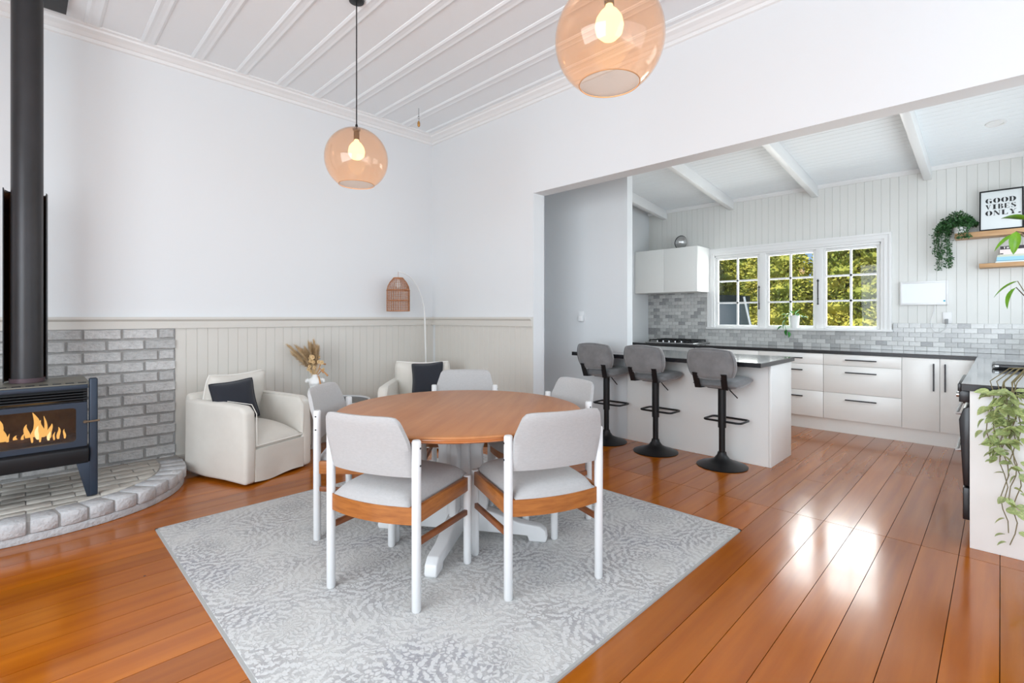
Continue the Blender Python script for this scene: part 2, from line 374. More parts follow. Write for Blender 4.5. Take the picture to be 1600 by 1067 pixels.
# ------------------------------------------------------------------ dining room walls
wb = wall('wall_back', 'y', YA, YA + .15, XL - .1, XB2, -.05, CEIL + .1)
wr = wall('wall_right', 'x', XB, XB2, YF - .1, YA, -.05, CEIL + .1, [(YK0, JAMB, -.05, HEAD)])
wl = wall('wall_left', 'x', XL - .12, XL, YF - .1, YA, -.05, CEIL + .1, [(-.9, 2.7, .5, 2.7)])
wf = wall('wall_front', 'y', YF - .12, YF, XL - .1, XB2, -.05, CEIL + .1, [(-1.3, 3.1, .5, 2.8)])
ce = struct(MB().box(XL - .1, XB2, YF - .1, YA + .1, CEIL, CEIL + .1).build('ceiling', 'ceiling_white'))
bat = MB().prism([(-.05, 0), (-.048, -.005), (-.032, -.013), (-.014, -.009), (.014, -.009), (.032, -.013), (.048, -.005), (.05, 0)], YF, YA, 'y').build('ceiling_batten', 'ceiling_white', ce)
bat.location = (.38, 0, CEIL)
for i in range(-8, 10):
    x = .38 + .34 * i
    if i and XL + .1 < x < XB - .1: inst(bat, (x, 0, CEIL))
# cornices (moulded)
prof = [(0, 0), (.105, 0), (.105, -.012), (.085, -.02), (.08, -.034), (.05, -.05), (.03, -.07), (.018, -.074), (.014, -.098), (0, -.104)]
def cornice(n, axis, pos, sgn, a0, a1, z=CEIL, k=1.):
    pl = [(pos + sgn * x * k, z + q * k) for x, q in prof]
    struct(MB().prism(pl, a0, a1, axis).build('trim_%d' % n, 'trim_white'))
cornice(1, 'x', YA, -1, XL, XB); cornice(2, 'y', XB, -1, YF, YA); cornice(3, 'x', YF, 1, XL, XB); cornice(4, 'y', XL, 1, YF, YA)
# dado rails with a small cap
def dado(n, axis, pos, a0, a1):
    pl = [(pos, 1.187), (pos - .028, 1.187), (pos - .028, 1.246), (pos - .036, 1.252), (pos - .046, 1.262), (pos - .046, 1.281), (pos, 1.281)]
    struct(MB().prism(pl, a0, a1, axis).build('trim_%d' % n, 'wainscot'))
dado(5, 'x', YA, XL, XB); dado(6, 'y', XB, JAMB, YA)
# wainscot: one board after the other
def board_profile(wd, t=.012, c=.0022): return [(.0004, 0), (wd - .0004, 0), (wd - .0004, t - c), (wd - c, t), (c, t), (.0004, t - c)]
BRX = .917                                             # right end of the brickwork
wc = MB().prism([(x, -y) for x, y in board_profile(BW)], .1, 1.19).build('wainscot_board', 'wainscot', wb); wc.location = (BRX, YA, 0)
n = int((XB - BRX - .06) / BW)
for i in range(1, n): inst(wc, (BRX + i * BW, YA, 0))
MB().box(BRX + n * BW, XB, YA - .016, YA, .1, 1.19).build('corner_board', 'wainscot', wb)
wc2 = MB().prism([(-y, x) for x, y in board_profile(BW)], .1, 1.19).build('wainscot_board', 'wainscot', wr); wc2.location = (XB, JAMB, 0)
for i in range(1, int((YA - JAMB) / BW)): inst(wc2, (XB, JAMB + i * BW, 0))
struct(MB().box(BRX, XB, YA - .02, YA, 0, .12).build('baseboard_back', 'wainscot'))
struct(MB().box(XB - .02, XB, JAMB, YA, 0, .12).build('baseboard_right', 'wainscot'))
# brickwork below the rail behind the stove
bp_ = MB().box(-1.1, BRX - .012, YA - .02, YA, .1, 1.187).build('brick_panel', 'mortar', wb)
CH = .0875; BL = .236
def rough_brick(L_, H_, T_, seed):
    r = random.Random(seed); j = lambda s: r.uniform(-s, s); e = .006
    x0, x1, z0, z1 = 0, L_, 0, H_
    back = [(x0, 0, z0), (x1, 0, z0), (x1, 0, z1), (x0, 0, z1)]
    nx = 5
    ring = [(x0 + (x1 - x0) * i / nx, z0 + abs(j(.005))) for i in range(nx + 1)] + [(x1 - (x1 - x0) * i / nx, z1 - abs(j(.005))) for i in range(nx + 1)]
    vs = [(a + (e * .3 if a < L_ / 2 else -e * .3), 0, b) for a, b in ring]
    m1 = [(a, -T_ + .008 + j(.002), b) for a, b in ring]
    m2 = [(a + (e if a < L_ * .1 else -e if a > L_ * .9 else 0), -T_ + j(.003), b + (e if b < H_ / 2 else -e)) for a, b in ring]
    k = len(ring); b = MB()
    b.v = vs + m1 + m2
    for o_ in (0, k): b.f += [(o_ + i, o_ + (i + 1) % k, o_ + k + (i + 1) % k, o_ + k + i) for i in range(k)]
    for i in range(nx): b.f.append((2 * k + i, 2 * k + i + 1, 2 * k + k - 2 - i, 2 * k + k - 1 - i))
    return b
protos = []
for q in range(6):
    o = rough_brick(BL - .013, CH - .010, .024, q).build('brick', 'brick', bp_); protos.append(o); o.location = (-9, 0, 0)
half = []
for q in range(3):
    o = rough_brick(BL * .42, CH - .010, .024, 20 + q).build('brick', 'brick', bp_); half.append(o); o.location = (-9, 0, 0)
used = set()
def lay(o, loc):
    if o.name not in used: used.add(o.name); o.location = loc
    else: inst(o, loc)
for row in range(13):
    z = 1.187 - (row + 1) * CH + .006
    if z < .05: break
    x = BRX
    if row % 2 == 0: x -= BL * .43 + .009; lay(half[row % 3], (x, YA - .012, z))
    else: x -= BL * .86; o = inst(protos[row % 6], (x, YA - .012, z)); o.scale = (.91, 1, 1)
    i = 0
    while x > -.95:
        x -= BL; lay(protos[(row * 5 + i) % 6], (x, YA - .012 + rnd.uniform(-.003, .003), z)); i += 1
for o in protos + half:
    if o.name not in used: bpy.data.objects.remove(o)

# ------------------------------------------------------------------ kitchen shell
WY0, WY1, WZ0, WZ1 = .965, 2.885, 1.145, 2.135      # window opening
wk = wall('wall_kitchen_far', 'x', XW + .015, XW + .16, YK0 - .1, YK1 + .1, -.05, 3.4, [(WY0, WY1, WZ0, WZ1)], 'kitchen_board')
wall('wall_kitchen_left', 'y', YK1, YK1 + .12, XB2, XW + .1, -.05, 3.5)
wall('wall_kitchen_side', 'y', YK0 - .12, YK0, XB2, XW + .1, -.05, 3.5, [(4.0, 6.6, 1.1, 2.4)])
wp = wall('wall_partition', 'x', 4.497, 4.60, 2.777, YK1, 0, KC(4.6) + .05)
# lining boards on the far wall
def lining(y0, y1, z0, z1):
    i = 0; first = None
    while y0 + (i + 1) * BW <= y1 + .03:
        if first is None:
            first = MB().prism([(-y, x) for x, y in board_profile(BW, .015)], z0, z1).build('lining_board', 'kitchen_board', wk); first.location = (XW + .015, y0, 0)
        else: inst(first, (XW + .015, y0 + i * BW, 0))
        i += 1
    return y0 + i * BW
y = lining(YK0, .87, 1.2, 2.93); y = lining(y, 2.96, 2.14, 2.93); lining(y, YK1 - .03, 1.60, 2.93)
# ceiling of the kitchen: slab, lining boards and exposed beams
kc = struct(MB().prism([(XB2, KC(XB2) + .012), (XW + .1, KC(XW + .1) + .012), (XW + .1, KC(XW + .1) + .12), (XB2, KC(XB2) + .12)], YK0 - .1, YK1 + .1, 'y').build('ceiling_kitchen', 'ceiling_white'))
sl = math.atan(.11); kb = None; i = 0
while XB2 + i * .085 < XW:
    x = XB2 + i * .085
    if kb is None:
        kb = MB().prism([(a * 1.05, -b) for a, b in board_profile(.0815, .012, .0035)], YK0, YK1, 'y').build('ceiling_board', 'ceiling_white', kc)
        kb.location = (x, 0, KC(x) + .012); kb.rotation_euler = (0, sl, 0)
    else: inst(kb, (x, 0, KC(x) + .012), (0, sl, 0))
    i += 1
for n_, ye in enumerate((3.674, 2.681, 1.667, .597, -.4)):
    b = MB().prism([(XB2, KC(XB2) - .135), (XW, KC(XW) - .135), (XW, KC(XW)), (XB2, KC(XB2))], ye - .068, ye, 'y').build('trim_%d' % (7 + n_), 'trim_white', bevel=.004); struct(b)
struct(MB().prism([(XW, 2.905), (XW - .03, 2.908), (XW - .03, 2.89), (XW - .012, 2.862), (XW, 2.862)], YK0, YK1, 'y').build('trim_12', 'trim_white'))
dl = tag(MB().lathe([(.0, -.004), (.05, -.004), (.052, -.012), (.068, -.012), (.07, 0), (0, 0)], 28).build('downlight', 'trim_white', smooth=True), 'round white recessed downlight in the sloping kitchen ceiling', 'light')
dl.location = (6.1, .03, KC(6.1) + .002); dl.rotation_euler = (0, sl, 0)
# plain windows in the walls behind the viewer
def plain_window(n, axis, p, a0, a1, z0, z1, parts):
    f = struct(bpy.data.objects.new('window_%d' % n, None)); COL.objects.link(f)
    def bx(q0, q1, c0, c1, t0, t1, nm, m):
        b = MB()
        (b.box(t0, t1, q0, q1, c0, c1) if axis == 'x' else b.box(q0, q1, t0, t1, c0, c1)); b.build(nm, m, f)
    step = (a1 - a0) / parts
    for i in range(parts + 1): c = a0 + i * step; bx(max(a0, c - .03), min(a1, c + .03), z0, z1, p - .04, p + .02, 'window_mullion', 'trim_white')
    bx(a0, a1, z0, z0 + .05, p - .04, p + .02, 'window_rail', 'trim_white'); bx(a0, a1, z1 - .05, z1, p - .04, p + .02, 'window_rail', 'trim_white')
    for i in range(parts): bx(a0 + i * step + .03, a0 + (i + 1) * step - .03, z0 + .05, z1 - .05, p - .015, p - .011, 'pane', 'pane')
plain_window(2, 'x', XL - .06, -.9, 2.7, .5, 2.7, 3); plain_window(3, 'y', YF - .06, -1.3, 3.1, .5, 2.8, 4); plain_window(4, 'y', YK0 - .06, 4.0, 6.6, 1.1, 2.4, 3)

# ------------------------------------------------------------------ kitchen window: three six-pane sashes
w1 = struct(bpy.data.objects.new('window_1', None)); COL.objects.link(w1)
b = MB()
def arch(y0, y1, z0, z1, wd, t):   # architrave ring without the bottom
    b.box(XW - t, XW + .005, y0, y0 + wd, z0, z1); b.box(XW - t, XW + .005, y1 - wd, y1, z0, z1); b.box(XW - t, XW + .005, y0 + wd, y1 - wd, z1 - wd, z1)
arch(.872, 2.975, 1.12, 2.245, .024, .034); arch(.896, 2.951, 1.12, 2.221, .02, .022); arch(.916, 2.931, 1.12, 2.201, .024, .03); arch(.94, 2.907, 1.12, 2.177, .03, .018)
b.build('architrave', 'trim_white', w1)
MB().box(XW - .055, XW + .12, .86, 2.985, 1.112, 1.14).build('window_sill', 'trim_white', w1, bevel=.004)
b = MB()
b.box(XW + .0, XW + .11, WY0 - .02, WY0 + .018, 1.14, 2.15); b.box(XW, XW + .11, WY1 - .018, WY1 + .02, 1.14, 2.15); b.box(XW, XW + .11, WY0, WY1, 2.12, 2.15)
for yc in (1.586, 2.24): b.box(XW - .004, XW + .11, yc - .04, yc + .04, 1.14, 2.13)
b.build('window_frame', 'trim_white', w1, bevel=.003)
for (s0, s1) in ((.985, 1.545), (1.628, 2.20), (2.282, 2.865)):
    z0, z1 = 1.143, 2.118; g0, g1, gz0, gz1 = s0 + .03, s1 - .03, z0 + .032, z1 - .03
    b = MB(); X0, X1 = XW + .012, XW + .05
    b.box(X0, X1, s0, g0, z0, z1); b.box(X0, X1, g1, s1, z0, z1); b.box(X0, X1, g0, g1, z0, gz0); b.box(X0, X1, g0, g1, gz1, z1)
    sh = b.build('sash', 'trim_white', w1, bevel=.003)
    mid = (g0 + g1) / 2; h = (gz1 - gz0) / 3
    MB().box(X0 + .006, X1 - .004, mid - .011, mid + .011, gz0, gz1).build('glazing_bar', 'trim_white', sh)
    for q in (1, 2): MB().box(X0 + .006, X1 - .004, g0, g1, gz0 + q * h - .011, gz0 + q * h + .011).build('glazing_bar', 'trim_white', sh)
    for q in range(3):
        for a0, a1 in ((g0, mid - .011), (mid + .011, g1)):
            MB().box(XW + .03, XW + .033, a0, a1, gz0 + q * h + (.011 if q else 0), gz0 + (q + 1) * h - (.011 if q < 2 else 0)).build('pane', 'pane', sh)
for yy, zt in ((2.285, 1.70), (1.60, 1.75)):                # black casement stays
    b = MB().tube([(XW - .012, yy, zt), (XW - .016, yy, zt - .12), (XW - .014, yy, zt - .30)], .006, 8)
    b.tube([(XW + .012, yy - .012, zt - .02), (XW - .02, yy + .006, zt - .02)], .008, 8).tube([(XW + .012, yy, zt - .24), (XW - .022, yy, zt - .24)], .007, 8)
    b.lathe([(.0, -.012), (.009, -.006), (.009, .006), (0, .012)], 10, (XW - .014, yy, zt - .305))
    b.build('window_stay', 'black_metal', w1, smooth=True)

# ------------------------------------------------------------------ marble splashback tiles
TW, TH = .1, .0505
spb = MB().box(XW - .002, XW + .014, YK0, YK1, .88, 1.111).box(XW - .002, XW + .014, YK0, .862, 1.111, 1.2145).box(XW - .002, XW + .014, 2.985, YK1, 1.111, 1.637).build('splashback', 'mortar', wk)
tp = {}
def tile(y0, y1, z0, tone):
    key = round(y1 - y0, 3)
    if key not in tp:
        o = MB().box(XW - .010, XW, 0, y1 - y0 - .0025, 0, TH - .0025).build('tile', 'marble_0', spb); o.location = (0, y0, z0); tp[key] = o
        o.material_slots[0].link = 'OBJECT'; o.material_slots[0].material = M['marble_%d' % tone]
    else: inst(tp[key], (0, y0, z0), m='marble_%d' % tone)
rt = random.Random(3)
for row in range(15):
    z = .912 + row * TH; off = (row % 2) * TW / 2
    if row < 4: lo, hi = -.23, YK1
    elif row < 6: lo, hi = -.23, YK1
    else: lo, hi = 2.98, YK1
    y = -.23 - off if row < 6 else 2.98 - off
    while y < hi - .01:
        a, c = max(y, lo), min(y + TW, hi); y += TW
        segs = [(a, c)]
        if row in (4, 5):     # the window occupies the middle
            segs = [(a, min(c, .862))] if a < .85 else ([(max(a, 2.987), c)] if c > 3.0 else [])
        for s0, s1 in segs:
            if s1 - s0 > .015:
                dark = s0 > 2.98
                tone = rt.choices(range(5), (3, 4, 2.5, 2.5, 2) if dark else (4, 3, 1.6, .5, 4))[0]
                tile(s0, s1, z, tone)

# ------------------------------------------------------------------ brick hearth
HX, HY, HA, HB, HE = .03, 4.80, .90, .90, 2.3
he = thing('hearth', 'rounded grey brick hearth platform under the wood stove', 'hearth', (0, 0, 0))
def hpt(t, k=1.0):   # superellipse front, t 0..1 from right end to left end
    a = math.pi * t; c, s_ = math.cos(a), math.sin(a)
    return (HX + HA * k * math.copysign(abs(c) ** (2 / HE), c), HY - HB * k * abs(s_) ** (2 / HE))
NS = 72
outer = [hpt(i / NS) for i in range(NS + 1)]
def poly_at(k): return [hpt(i / NS, k) for i in range(NS + 1)]
base = [(HX + HA * .99, YA - .03)] + poly_at(.99) + [(HX - HA * .99, YA - .03)]
MB().prism(base[::-1], 0, .122).build('hearth_base', 'mortar', he)
low = [(HX + HA, YA - .03)] + poly_at(1.0) + [(HX - HA, YA - .03)]
MB().prism(low[::-1], 0, .048).build('bottom_course', 'hearth_edge', he, bevel=.006)
# edge bricks walked along the arc
L_ = [0]
for i in range(NS): L_.append(L_[-1] + math.dist(outer[i], outer[i + 1]))
def at_len(s):
    for i in range(NS):
        if L_[i + 1] >= s: f_ = (s - L_[i]) / (L_[i + 1] - L_[i] + 1e-9); return (i + f_) / NS
    return 1.0
nb = 22; step = L_[-1] / nb
for i in range(nb):
    g = .006; t0, t1 = at_len(i * step + g), at_len((i + 1) * step - g); tm = (t0 + t1) / 2
    ok = 1.008 + rnd.uniform(-.006, .008)
    pl = [hpt(t0, ok), hpt(tm, ok + .004), hpt(t1, ok), hpt(t1, .835), hpt(t0, .835)]
    MB().prism(pl[::-1], .05, .128 + rnd.uniform(-.002, .004)).build('edge_brick', 'hearth_edge', he, bevel=.006, seg=1)
def clip(poly, inside):
    for (px, py, nx, ny) in inside:
        out = []
        for i in range(len(poly)):
            a, c = poly[i], poly[(i + 1) % len(poly)]
            da = (a[0] - px) * nx + (a[1] - py) * ny; dc = (c[0] - px) * nx + (c[1] - py) * ny
            if da >= 0: out.append(a)
            if (da >= 0) != (dc >= 0): t = da / (da - dc); out.append((a[0] + t * (c[0] - a[0]), a[1] + t * (c[1] - a[1])))
        poly = out
        if len(poly) < 3: return []
    return poly
inn = poly_at(.825); planes = []
for i in range(0, NS, 3):
    a, c = inn[i], inn[i + 3]; dx, dy = c[0] - a[0], c[1] - a[1]; l = math.hypot(dx, dy)
    nx, ny = -dy / l, dx / l
    if (HX - a[0]) * nx + (HY - a[1]) * ny < 0: nx, ny = -nx, -ny
    planes.append((a[0], a[1], nx, ny))
row = 0; y = YA - .04
while y > 3.9:
    x = -1.0 - (row % 2) * .115
    while x < 1.0:
        q = clip([(x, y - .105), (x + .222, y - .105), (x + .222, y), (x, y)], planes)
        ar = abs(sum(q[i][0] * q[(i + 1) % len(q)][1] - q[(i + 1) % len(q)][0] * q[i][1] for i in range(len(q)))) / 2 if q else 0
        if ar > .002: MB().prism(q, .10, .127 + rnd.uniform(-.003, .003)).build('paver', 'hearth_paver', he, bevel=.002, seg=1)
        x += .228
    y -= .110; row += 1
HT = .13

# ------------------------------------------------------------------ wood stove
st = thing('wood_stove', 'dark steel wood stove with glass door, standing legs and tall flue', 'stove', (.03, 4.15, HT))
# local: x centre, y 0 = front plane, +y back ; z above hearth
Z = lambda z: z - HT
MB().box(-.275, .275, .03, .5, Z(.36), Z(.45)).box(-.275, -.255, .03, .5, Z(.45), Z(.83)).box(.255, .275, .03, .5, Z(.45), Z(.83)).box(-.255, .255, .46, .5, Z(.45), Z(.83)).build('body', 'stove_dark', st)
MB().box(-.25, .25, .42, .455, Z(.45), Z(.74)).box(-.253, -.24, .05, .42, Z(.45), Z(.74)).box(.24, .253, .05, .42, Z(.45), Z(.74)).box(-.25, .25, .05, .45, Z(.45), Z(.47)).box(-.25, .25, .05, .45, Z(.735), Z(.75)).build('firebox_lining', 'firebrick', st)
for s in (-1, 1):
    MB().prism([(.0, Z(.135)), (.035, Z(.135)), (.035, Z(.888)), (.02, Z(.896)), (0, Z(.888))] if False else [(s * .281, Z(.13)), (s * .324, Z(.13)), (s * .324, Z(.888)), (s * .281, Z(.888))], -.004, .05, 'y').build('upright', 'stove_metal', st, bevel=.01, seg=3)
    MB().prism([(s * .27, HT * 0 + .0), (s * .30, 0), (s * .30, .225), (s * .218, .225)] if s > 0 else [(s * .27, 0), (s * .218, .225), (s * .30, .225), (s * .30, 0)], .0, .03, 'y').build('leg', 'stove_metal', st, bevel=.003)
    MB().box(s * .30 - .02, s * .30 + .02, .44, .5, 0, Z(.37)).build('leg', 'stove_metal', st, bevel=.003)
# door with rounded glass opening
def ring_plate(x0, x1, z0, z1, gx0, gx1, gz0, gz1, y0, y1, r=.02):
    b = MB(); n = 6
    def rr(a0, a1, c0, c1, rad):
        o = []
        for cx, cz, st_ in ((a1 - rad, c1 - rad, 0), (a0 + rad, c1 - rad, 90), (a0 + rad, c0 + rad, 180), (a1 - rad, c0 + rad, 270)):
            o += [(cx + rad * math.cos(R(st_ + 90 * i / n)), cz + rad * math.sin(R(st_ + 90 * i / n))) for i in range(n + 1)]
        return o
    A, B = rr(x0, x1, z0, z1, .004), rr(gx0, gx1, gz0, gz1, r); k = len(A)
    b.v = [(a, y0, c) for a, c in A] + [(a, y0, c) for a, c in B] + [(a, y1, c) for a, c in A] + [(a, y1, c) for a, c in B]
    for i in range(k):
        j = (i + 1) % k
        b.f += [(i, j, k + j, k + i), (2 * k + j, 2 * k + i, 3 * k + i, 3 * k + j), (j, i, 2 * k + i, 2 * k + j), (k + i, k + j, 3 * k + j, 3 * k + i)]
    return b
door = ring_plate(-.27, .27, Z(.457), Z(.738), -.218, .218, Z(.491), Z(.706), .0, .03).build('door', 'stove_metal', st, smooth=True, ang=30)
MB().box(-.22, .22, .012, .017, Z(.489), Z(.708)).build('door_glass', 'stove_glass', door)
b = MB().tube([(.262, -.012, Z(.612)), (.30, -.03, Z(.615)), (.33, -.03, Z(.618))], .006, 8); b.lathe([(0, -.012), (.011, -.006), (.011, .006), (0, .012)], 10, (.262, -.008, Z(.612)))
b.build('door_handle', 'firebrick', door, smooth=True)
for i in range(4):
    z = .752 + i * .017
    MB().obox((0, .028, Z(z)), (.54, .03, .006), (R(-25), 0, 0)).build('louvre', 'stove_dark', st)
MB().box(-.274, .274, .045, .07, Z(.738), Z(.83)).build('vent_back', 'black_metal', st)
MB().box(-.275, .275, .006, .04, Z(.822), Z(.85)).build('top_fascia', 'stove_metal', st, bevel=.003)
MB().box(-.29, .29, .01, .52, Z(.848), Z(.858)).build('top_plate', 'stove_top', st, bevel=.003)
for i in range(9): MB().box(-.25 + i * .06, -.25 + i * .06 + .04, .03, .07, Z(.858), Z(.861)).build('top_slot', 'stove_dark', st)
MB().prism([(-.03 + .0, Z(.445)), (-.03, Z(.405)), (-.015, Z(.352)), (.03, Z(.345)), (.1, Z(.345)), (.1, Z(.455)), (.0, Z(.455))], -.278, .278, 'x').build('ash_lip', 'stove_dark', st, bevel=.008, seg=3)
fl_ = MB().cyl((0, .32, Z(.862)), (0, .32, CEIL - HT), .077, n=28).build('flue_pipe', 'flue_metal', st, smooth=True)
MB().lathe([(.079, 0), (.079, .028), (.085, .028), (.085, 0)], 28, (0, .32, Z(.86)), closed=True).build('flue_collar', 'flue_base', fl_, smooth=True)
MB().box(-.19, .20, .15, .60, CEIL - HT - .03, CEIL - HT).build('ceiling_plate', 'black_metal', fl_)
# bent heat shield standing behind the flue: dark outside, bright copper inside
pts = [(.088, .33), (.094, .38), (.08, .43), (.0, .45), (-.085, .43), (-.104, .38), (-.106, .31)]
b = MB(); 
for dx, k in ((1.0, 0), (1.05, 1)): b.v += [(x * dx, .32 + (y_ - .32) * dx, z) for z in (Z(.865), Z(2.1)) for x, y_ in pts]
k = len(pts)
for i in range(k - 1): b.f += [(i, i + 1, k + i + 1, k + i), (2 * k + i + 1, 2 * k + i, 3 * k + i, 3 * k + i + 1), (k + i, k + i + 1, 3 * k + i + 1, 3 * k + i), (i + 1, i, 2 * k + i, 2 * k + i + 1)]
b.f += [(0, k, 3 * k, 2 * k), (2 * k - 1, k - 1, 3 * k - 1, 4 * k - 1)]
b.build('heat_shield', 'black_metal', st)
b = MB().sheet(lambda u, v: Vector((pts[int(round(u * 6))][0] * .985, .32 + (pts[int(round(u * 6))][1] - .32) * .985, Z(.87) + v * 1.22)), 6, 1); b.build('shield_lining', 'copper', st)
# fire
lg = [((-.15, .2), (.12, .27), .03, 'split firewood log lying across the firebox behind the flames'), ((-.12, .12), (.16, .16), .026, 'charred firewood log at the front of the firebox'), ]
for (a, c, r_, lb) in lg:
    p = [(.03 + a[0], 4.15 + a[1], .472 + r_), (.03 + c[0], 4.15 + c[1], .472 + r_)]
    mid = tuple((p[0][i] + p[1][i]) / 2 + (.004 if i == 2 else 0) for i in range(3))
    tag(MB().tube([p[0], mid, p[1]], [r_, r_ * 1.03, r_ * .92], 9).build('firewood_log', 'log'), lb, 'log')
fi = thing('fire', 'orange and yellow flames burning behind the stove glass', 'fire', (.03, 4.33, .50))
def flame(x, y_, h, wd, seed, m='flame'):
    r = random.Random(seed); ph = r.uniform(0, 6); pts_, rs = [], []
    for i in range(9):
        t = i / 8; pts_.append((x + math.sin(ph + t * 4.5) * wd * .5 * t, y_ + math.cos(ph + t * 3) * wd * .3 * t, h * t))
        rs.append(max(.0012, wd * (.35 + 1.1 * t) * (1 - t) ** .9 if t > .0 else wd * .3))
    MB().tube(pts_, rs, 8).build('flame_tongue', m, fi, smooth=True)
for i, (x, y_, h, wd) in enumerate([(-.13, -.04, .17, .036), (-.105, -.03, .12, .028), (.035, -.02, .18, .034), (.065, -.03, .13, .034), (.0, -.02, .11, .026), (.1, -.04, .10, .024), (.14, -.05, .075, .016), (-.05, -.03, .05, .02), (.17, -.06, .06, .012), (-.02, -.05, .06, .014), (-.085, -.06, .07, .012), (.02, -.07, .08, .012), (.12, -.07, .05, .01), (-.16, -.05, .09, .014), (.055, -.08, .14, .012), (.08, -.01, .15, .016)]): flame(x, y_, h, wd, i)
for i, (x, y_, h, wd) in enumerate([(-.13, -.065, .09, .018), (.045, -.05, .1, .02), (.095, -.06, .055, .014)]): flame(x, y_, h, wd, 40 + i, 'flame_core')
d = bpy.data.lights.new('fire_glow', 'POINT'); d.energy = .9; d.color = (1, .55, .2); d.shadow_soft_size = .14
o = bpy.data.objects.new('fire_glow', d); COL.objects.link(o); o.location = (.05, 4.28, .66)

# ------------------------------------------------------------------ armchairs
def rbox(x0, x1, y0, y1, z0, z1, name, m, p, bev=.04, seg=4): return MB().box(x0, x1, y0, y1, z0, z1).build(name, m, p, bevel=bev, seg=seg)
def pad(name, m, parent, wd, ht, th, sag=0., pinch=.0, n=14, loc=(0, 0, 0), rot=(0, 0, 0), edge=.25, piping=None):
    """soft rectangular pad standing in x-z, thickness along y"""
    def outline(u, v):
        a, c = 2 * u - 1, 2 * v - 1
        # rounded-square warp plus pinched sides
        x = a * (1 - pinch * (1 - a * a) * 0 - pinch * (1 - c * c)); z = c * (1 - pinch * (1 - a * a))
        f_ = 1 - .06 * (a * a * c * c) ** 2
        return x * f_ * wd / 2, z * f_ * ht / 2 - sag * (1 - a * a) * (v if v > .5 else 0)
    def bulge(u, v):
        a, c = abs(2 * u - 1), abs(2 * v - 1); return th / 2 * (edge + (1 - edge) * ((1 - a ** 3.2) * (1 - c ** 3.2)) ** .55)
    b = MB().slab(lambda u, v: Vector((outline(u, v)[0], -bulge(u, v), outline(u, v)[1])), lambda u, v: Vector((outline(u, v)[0], bulge(u, v), outline(u, v)[1])), n, n)
    o = b.build(name, m, parent, smooth=True, ang=75); o.location = loc; o.rotation_euler = rot
    if piping:
        ring = [(i / 16, 0) for i in range(16)] + [(1, i / 16) for i in range(16)] + [(1 - i / 16, 1) for i in range(16)] + [(0, 1 - i / 16) for i in range(16)]
        MB().tube([(outline(*q)[0], -th / 2 * edge, outline(*q)[1]) for q in ring], .0055, 6, closed=True).build('piping', piping, o, smooth=True)
    return o
def make_armchair(label, loc, rz, W_, D_, bw):
    t = thing('armchair', label, 'armchair', loc, rz, 'slipcovered armchairs along the back wall')
    hw, hd = W_ / 2, D_ / 2; A = .10
    rbox(-hw + A * .6, hw - A * .6, -hd + .05, hd - .025, .035, .285, 'seat_base', 'armchair_linen', t, .02, 3)
    for s in (-1, 1):
        x0, x1 = (-hw, -hw + A) if s < 0 else (hw - A, hw)
        # side profile: arm rises slightly to the front, hem a little wavy
        pf = [(-hd + .02, .035), (-.1, .02), (.12, .022), (hd, .012), (hd + .004, .3), (hd - .008, .56), (hd - .06, .602), (.1, .612), (-.15, .618), (-hd + .03, .62)]
        o = MB().prism(pf, x0, x1, 'x').build('arm', 'armchair_linen', t, bevel=.028, seg=4)
        e = (x0 if s < 0 else x1); q = (x1 if s < 0 else x0)
        MB().tube([(q, hd + .001, .30), (q + s * .004, hd + .002, .54), (q + s * .004, hd - .05, .607), (q + s * .004, .1, .612), (q + s * .004, -.2, .618)], .0035, 6).build('piping', 'armchair_linen', o, smooth=True)
    MB().prism([(-hd, .03), (-hd + .15, .03), (-hd + .10, .60), (-hd + .07, .66), (-hd + .02, .665), (-hd - .0, .62)], -hw + .02, hw - .02, 'x').build('back', 'armchair_linen', t, bevel=.025, seg=4)
    # hem skirt across the front
    MB().slab(lambda u, v: Vector((-hw + A * .9 + u * (W_ - 1.8 * A), hd + .0 + .006 * math.sin(u * 9) * (1 - v), .016 + v * .25 + .008 * math.sin(u * 7) * (1 - v))), lambda u, v: Vector((-hw + A * .9 + u * (W_ - 1.8 * A), hd - .02, .016 + v * .25)), 16, 4).build('skirt', 'armchair_linen', t, smooth=True)
    # seat cushion: domed slab with a drooping front
    cw = W_ - 2 * A + .005; cd = .60
    def top(u, v): a, c = 2 * u - 1, 2 * v - 1; return Vector((a * cw / 2, -hd + .13 + v * cd, .335 + .105 * ((1 - abs(a) ** 3) * (1 - abs(c) ** 2.6)) ** .7 - .035 * v))
    def bot(u, v): a, c = 2 * u - 1, 2 * v - 1; return Vector((a * cw / 2, -hd + .13 + v * cd, .315 - .05 * ((1 - abs(a) ** 3) * (1 - abs(c) ** 6)) ** .5 - .035 * v))
    c = MB().slab(top, bot, 16, 16).build('seat_cushion', 'armchair_linen', t, smooth=True, ang=80)
    MB().tube([(-cw / 2 + i * cw / 10, -hd + .13 + cd + .001, .290) for i in range(11)], .005, 6).build('piping', 'piping', c, smooth=True)
    pad('back_cushion', 'armchair_linen', t, bw, .46, .19, sag=.03, loc=(0, -hd + .19, .595), rot=(R(-14), 0, 0), piping='piping', edge=.22)
    return t
ac1 = make_armchair('off-white slipcovered armchair beside the brick hearth', (1.351, 4.460, 0), R(21 + 180), .64, .74, .52)
ac2 = make_armchair('off-white slipcovered armchair in the room corner under the arc lamp', (2.92, 4.26, 0), R(225 - 90), .70, .72, .58)
def throw(label, loc, rot, s=.34):
    o = pad('throw_pillow', 'navy_fabric', None, s, s, .13, pinch=.11, edge=.06, piping='navy_fabric', n=14)
    o.location = loc; o.rotation_euler = rot; o.rotation_mode = 'XYZ'
    return tag(o, label, 'pillow')
throw('dark navy square throw pillow on the armchair beside the hearth', (1.225, 4.40, .605), (R(-18), R(-5), R(2)), .34)
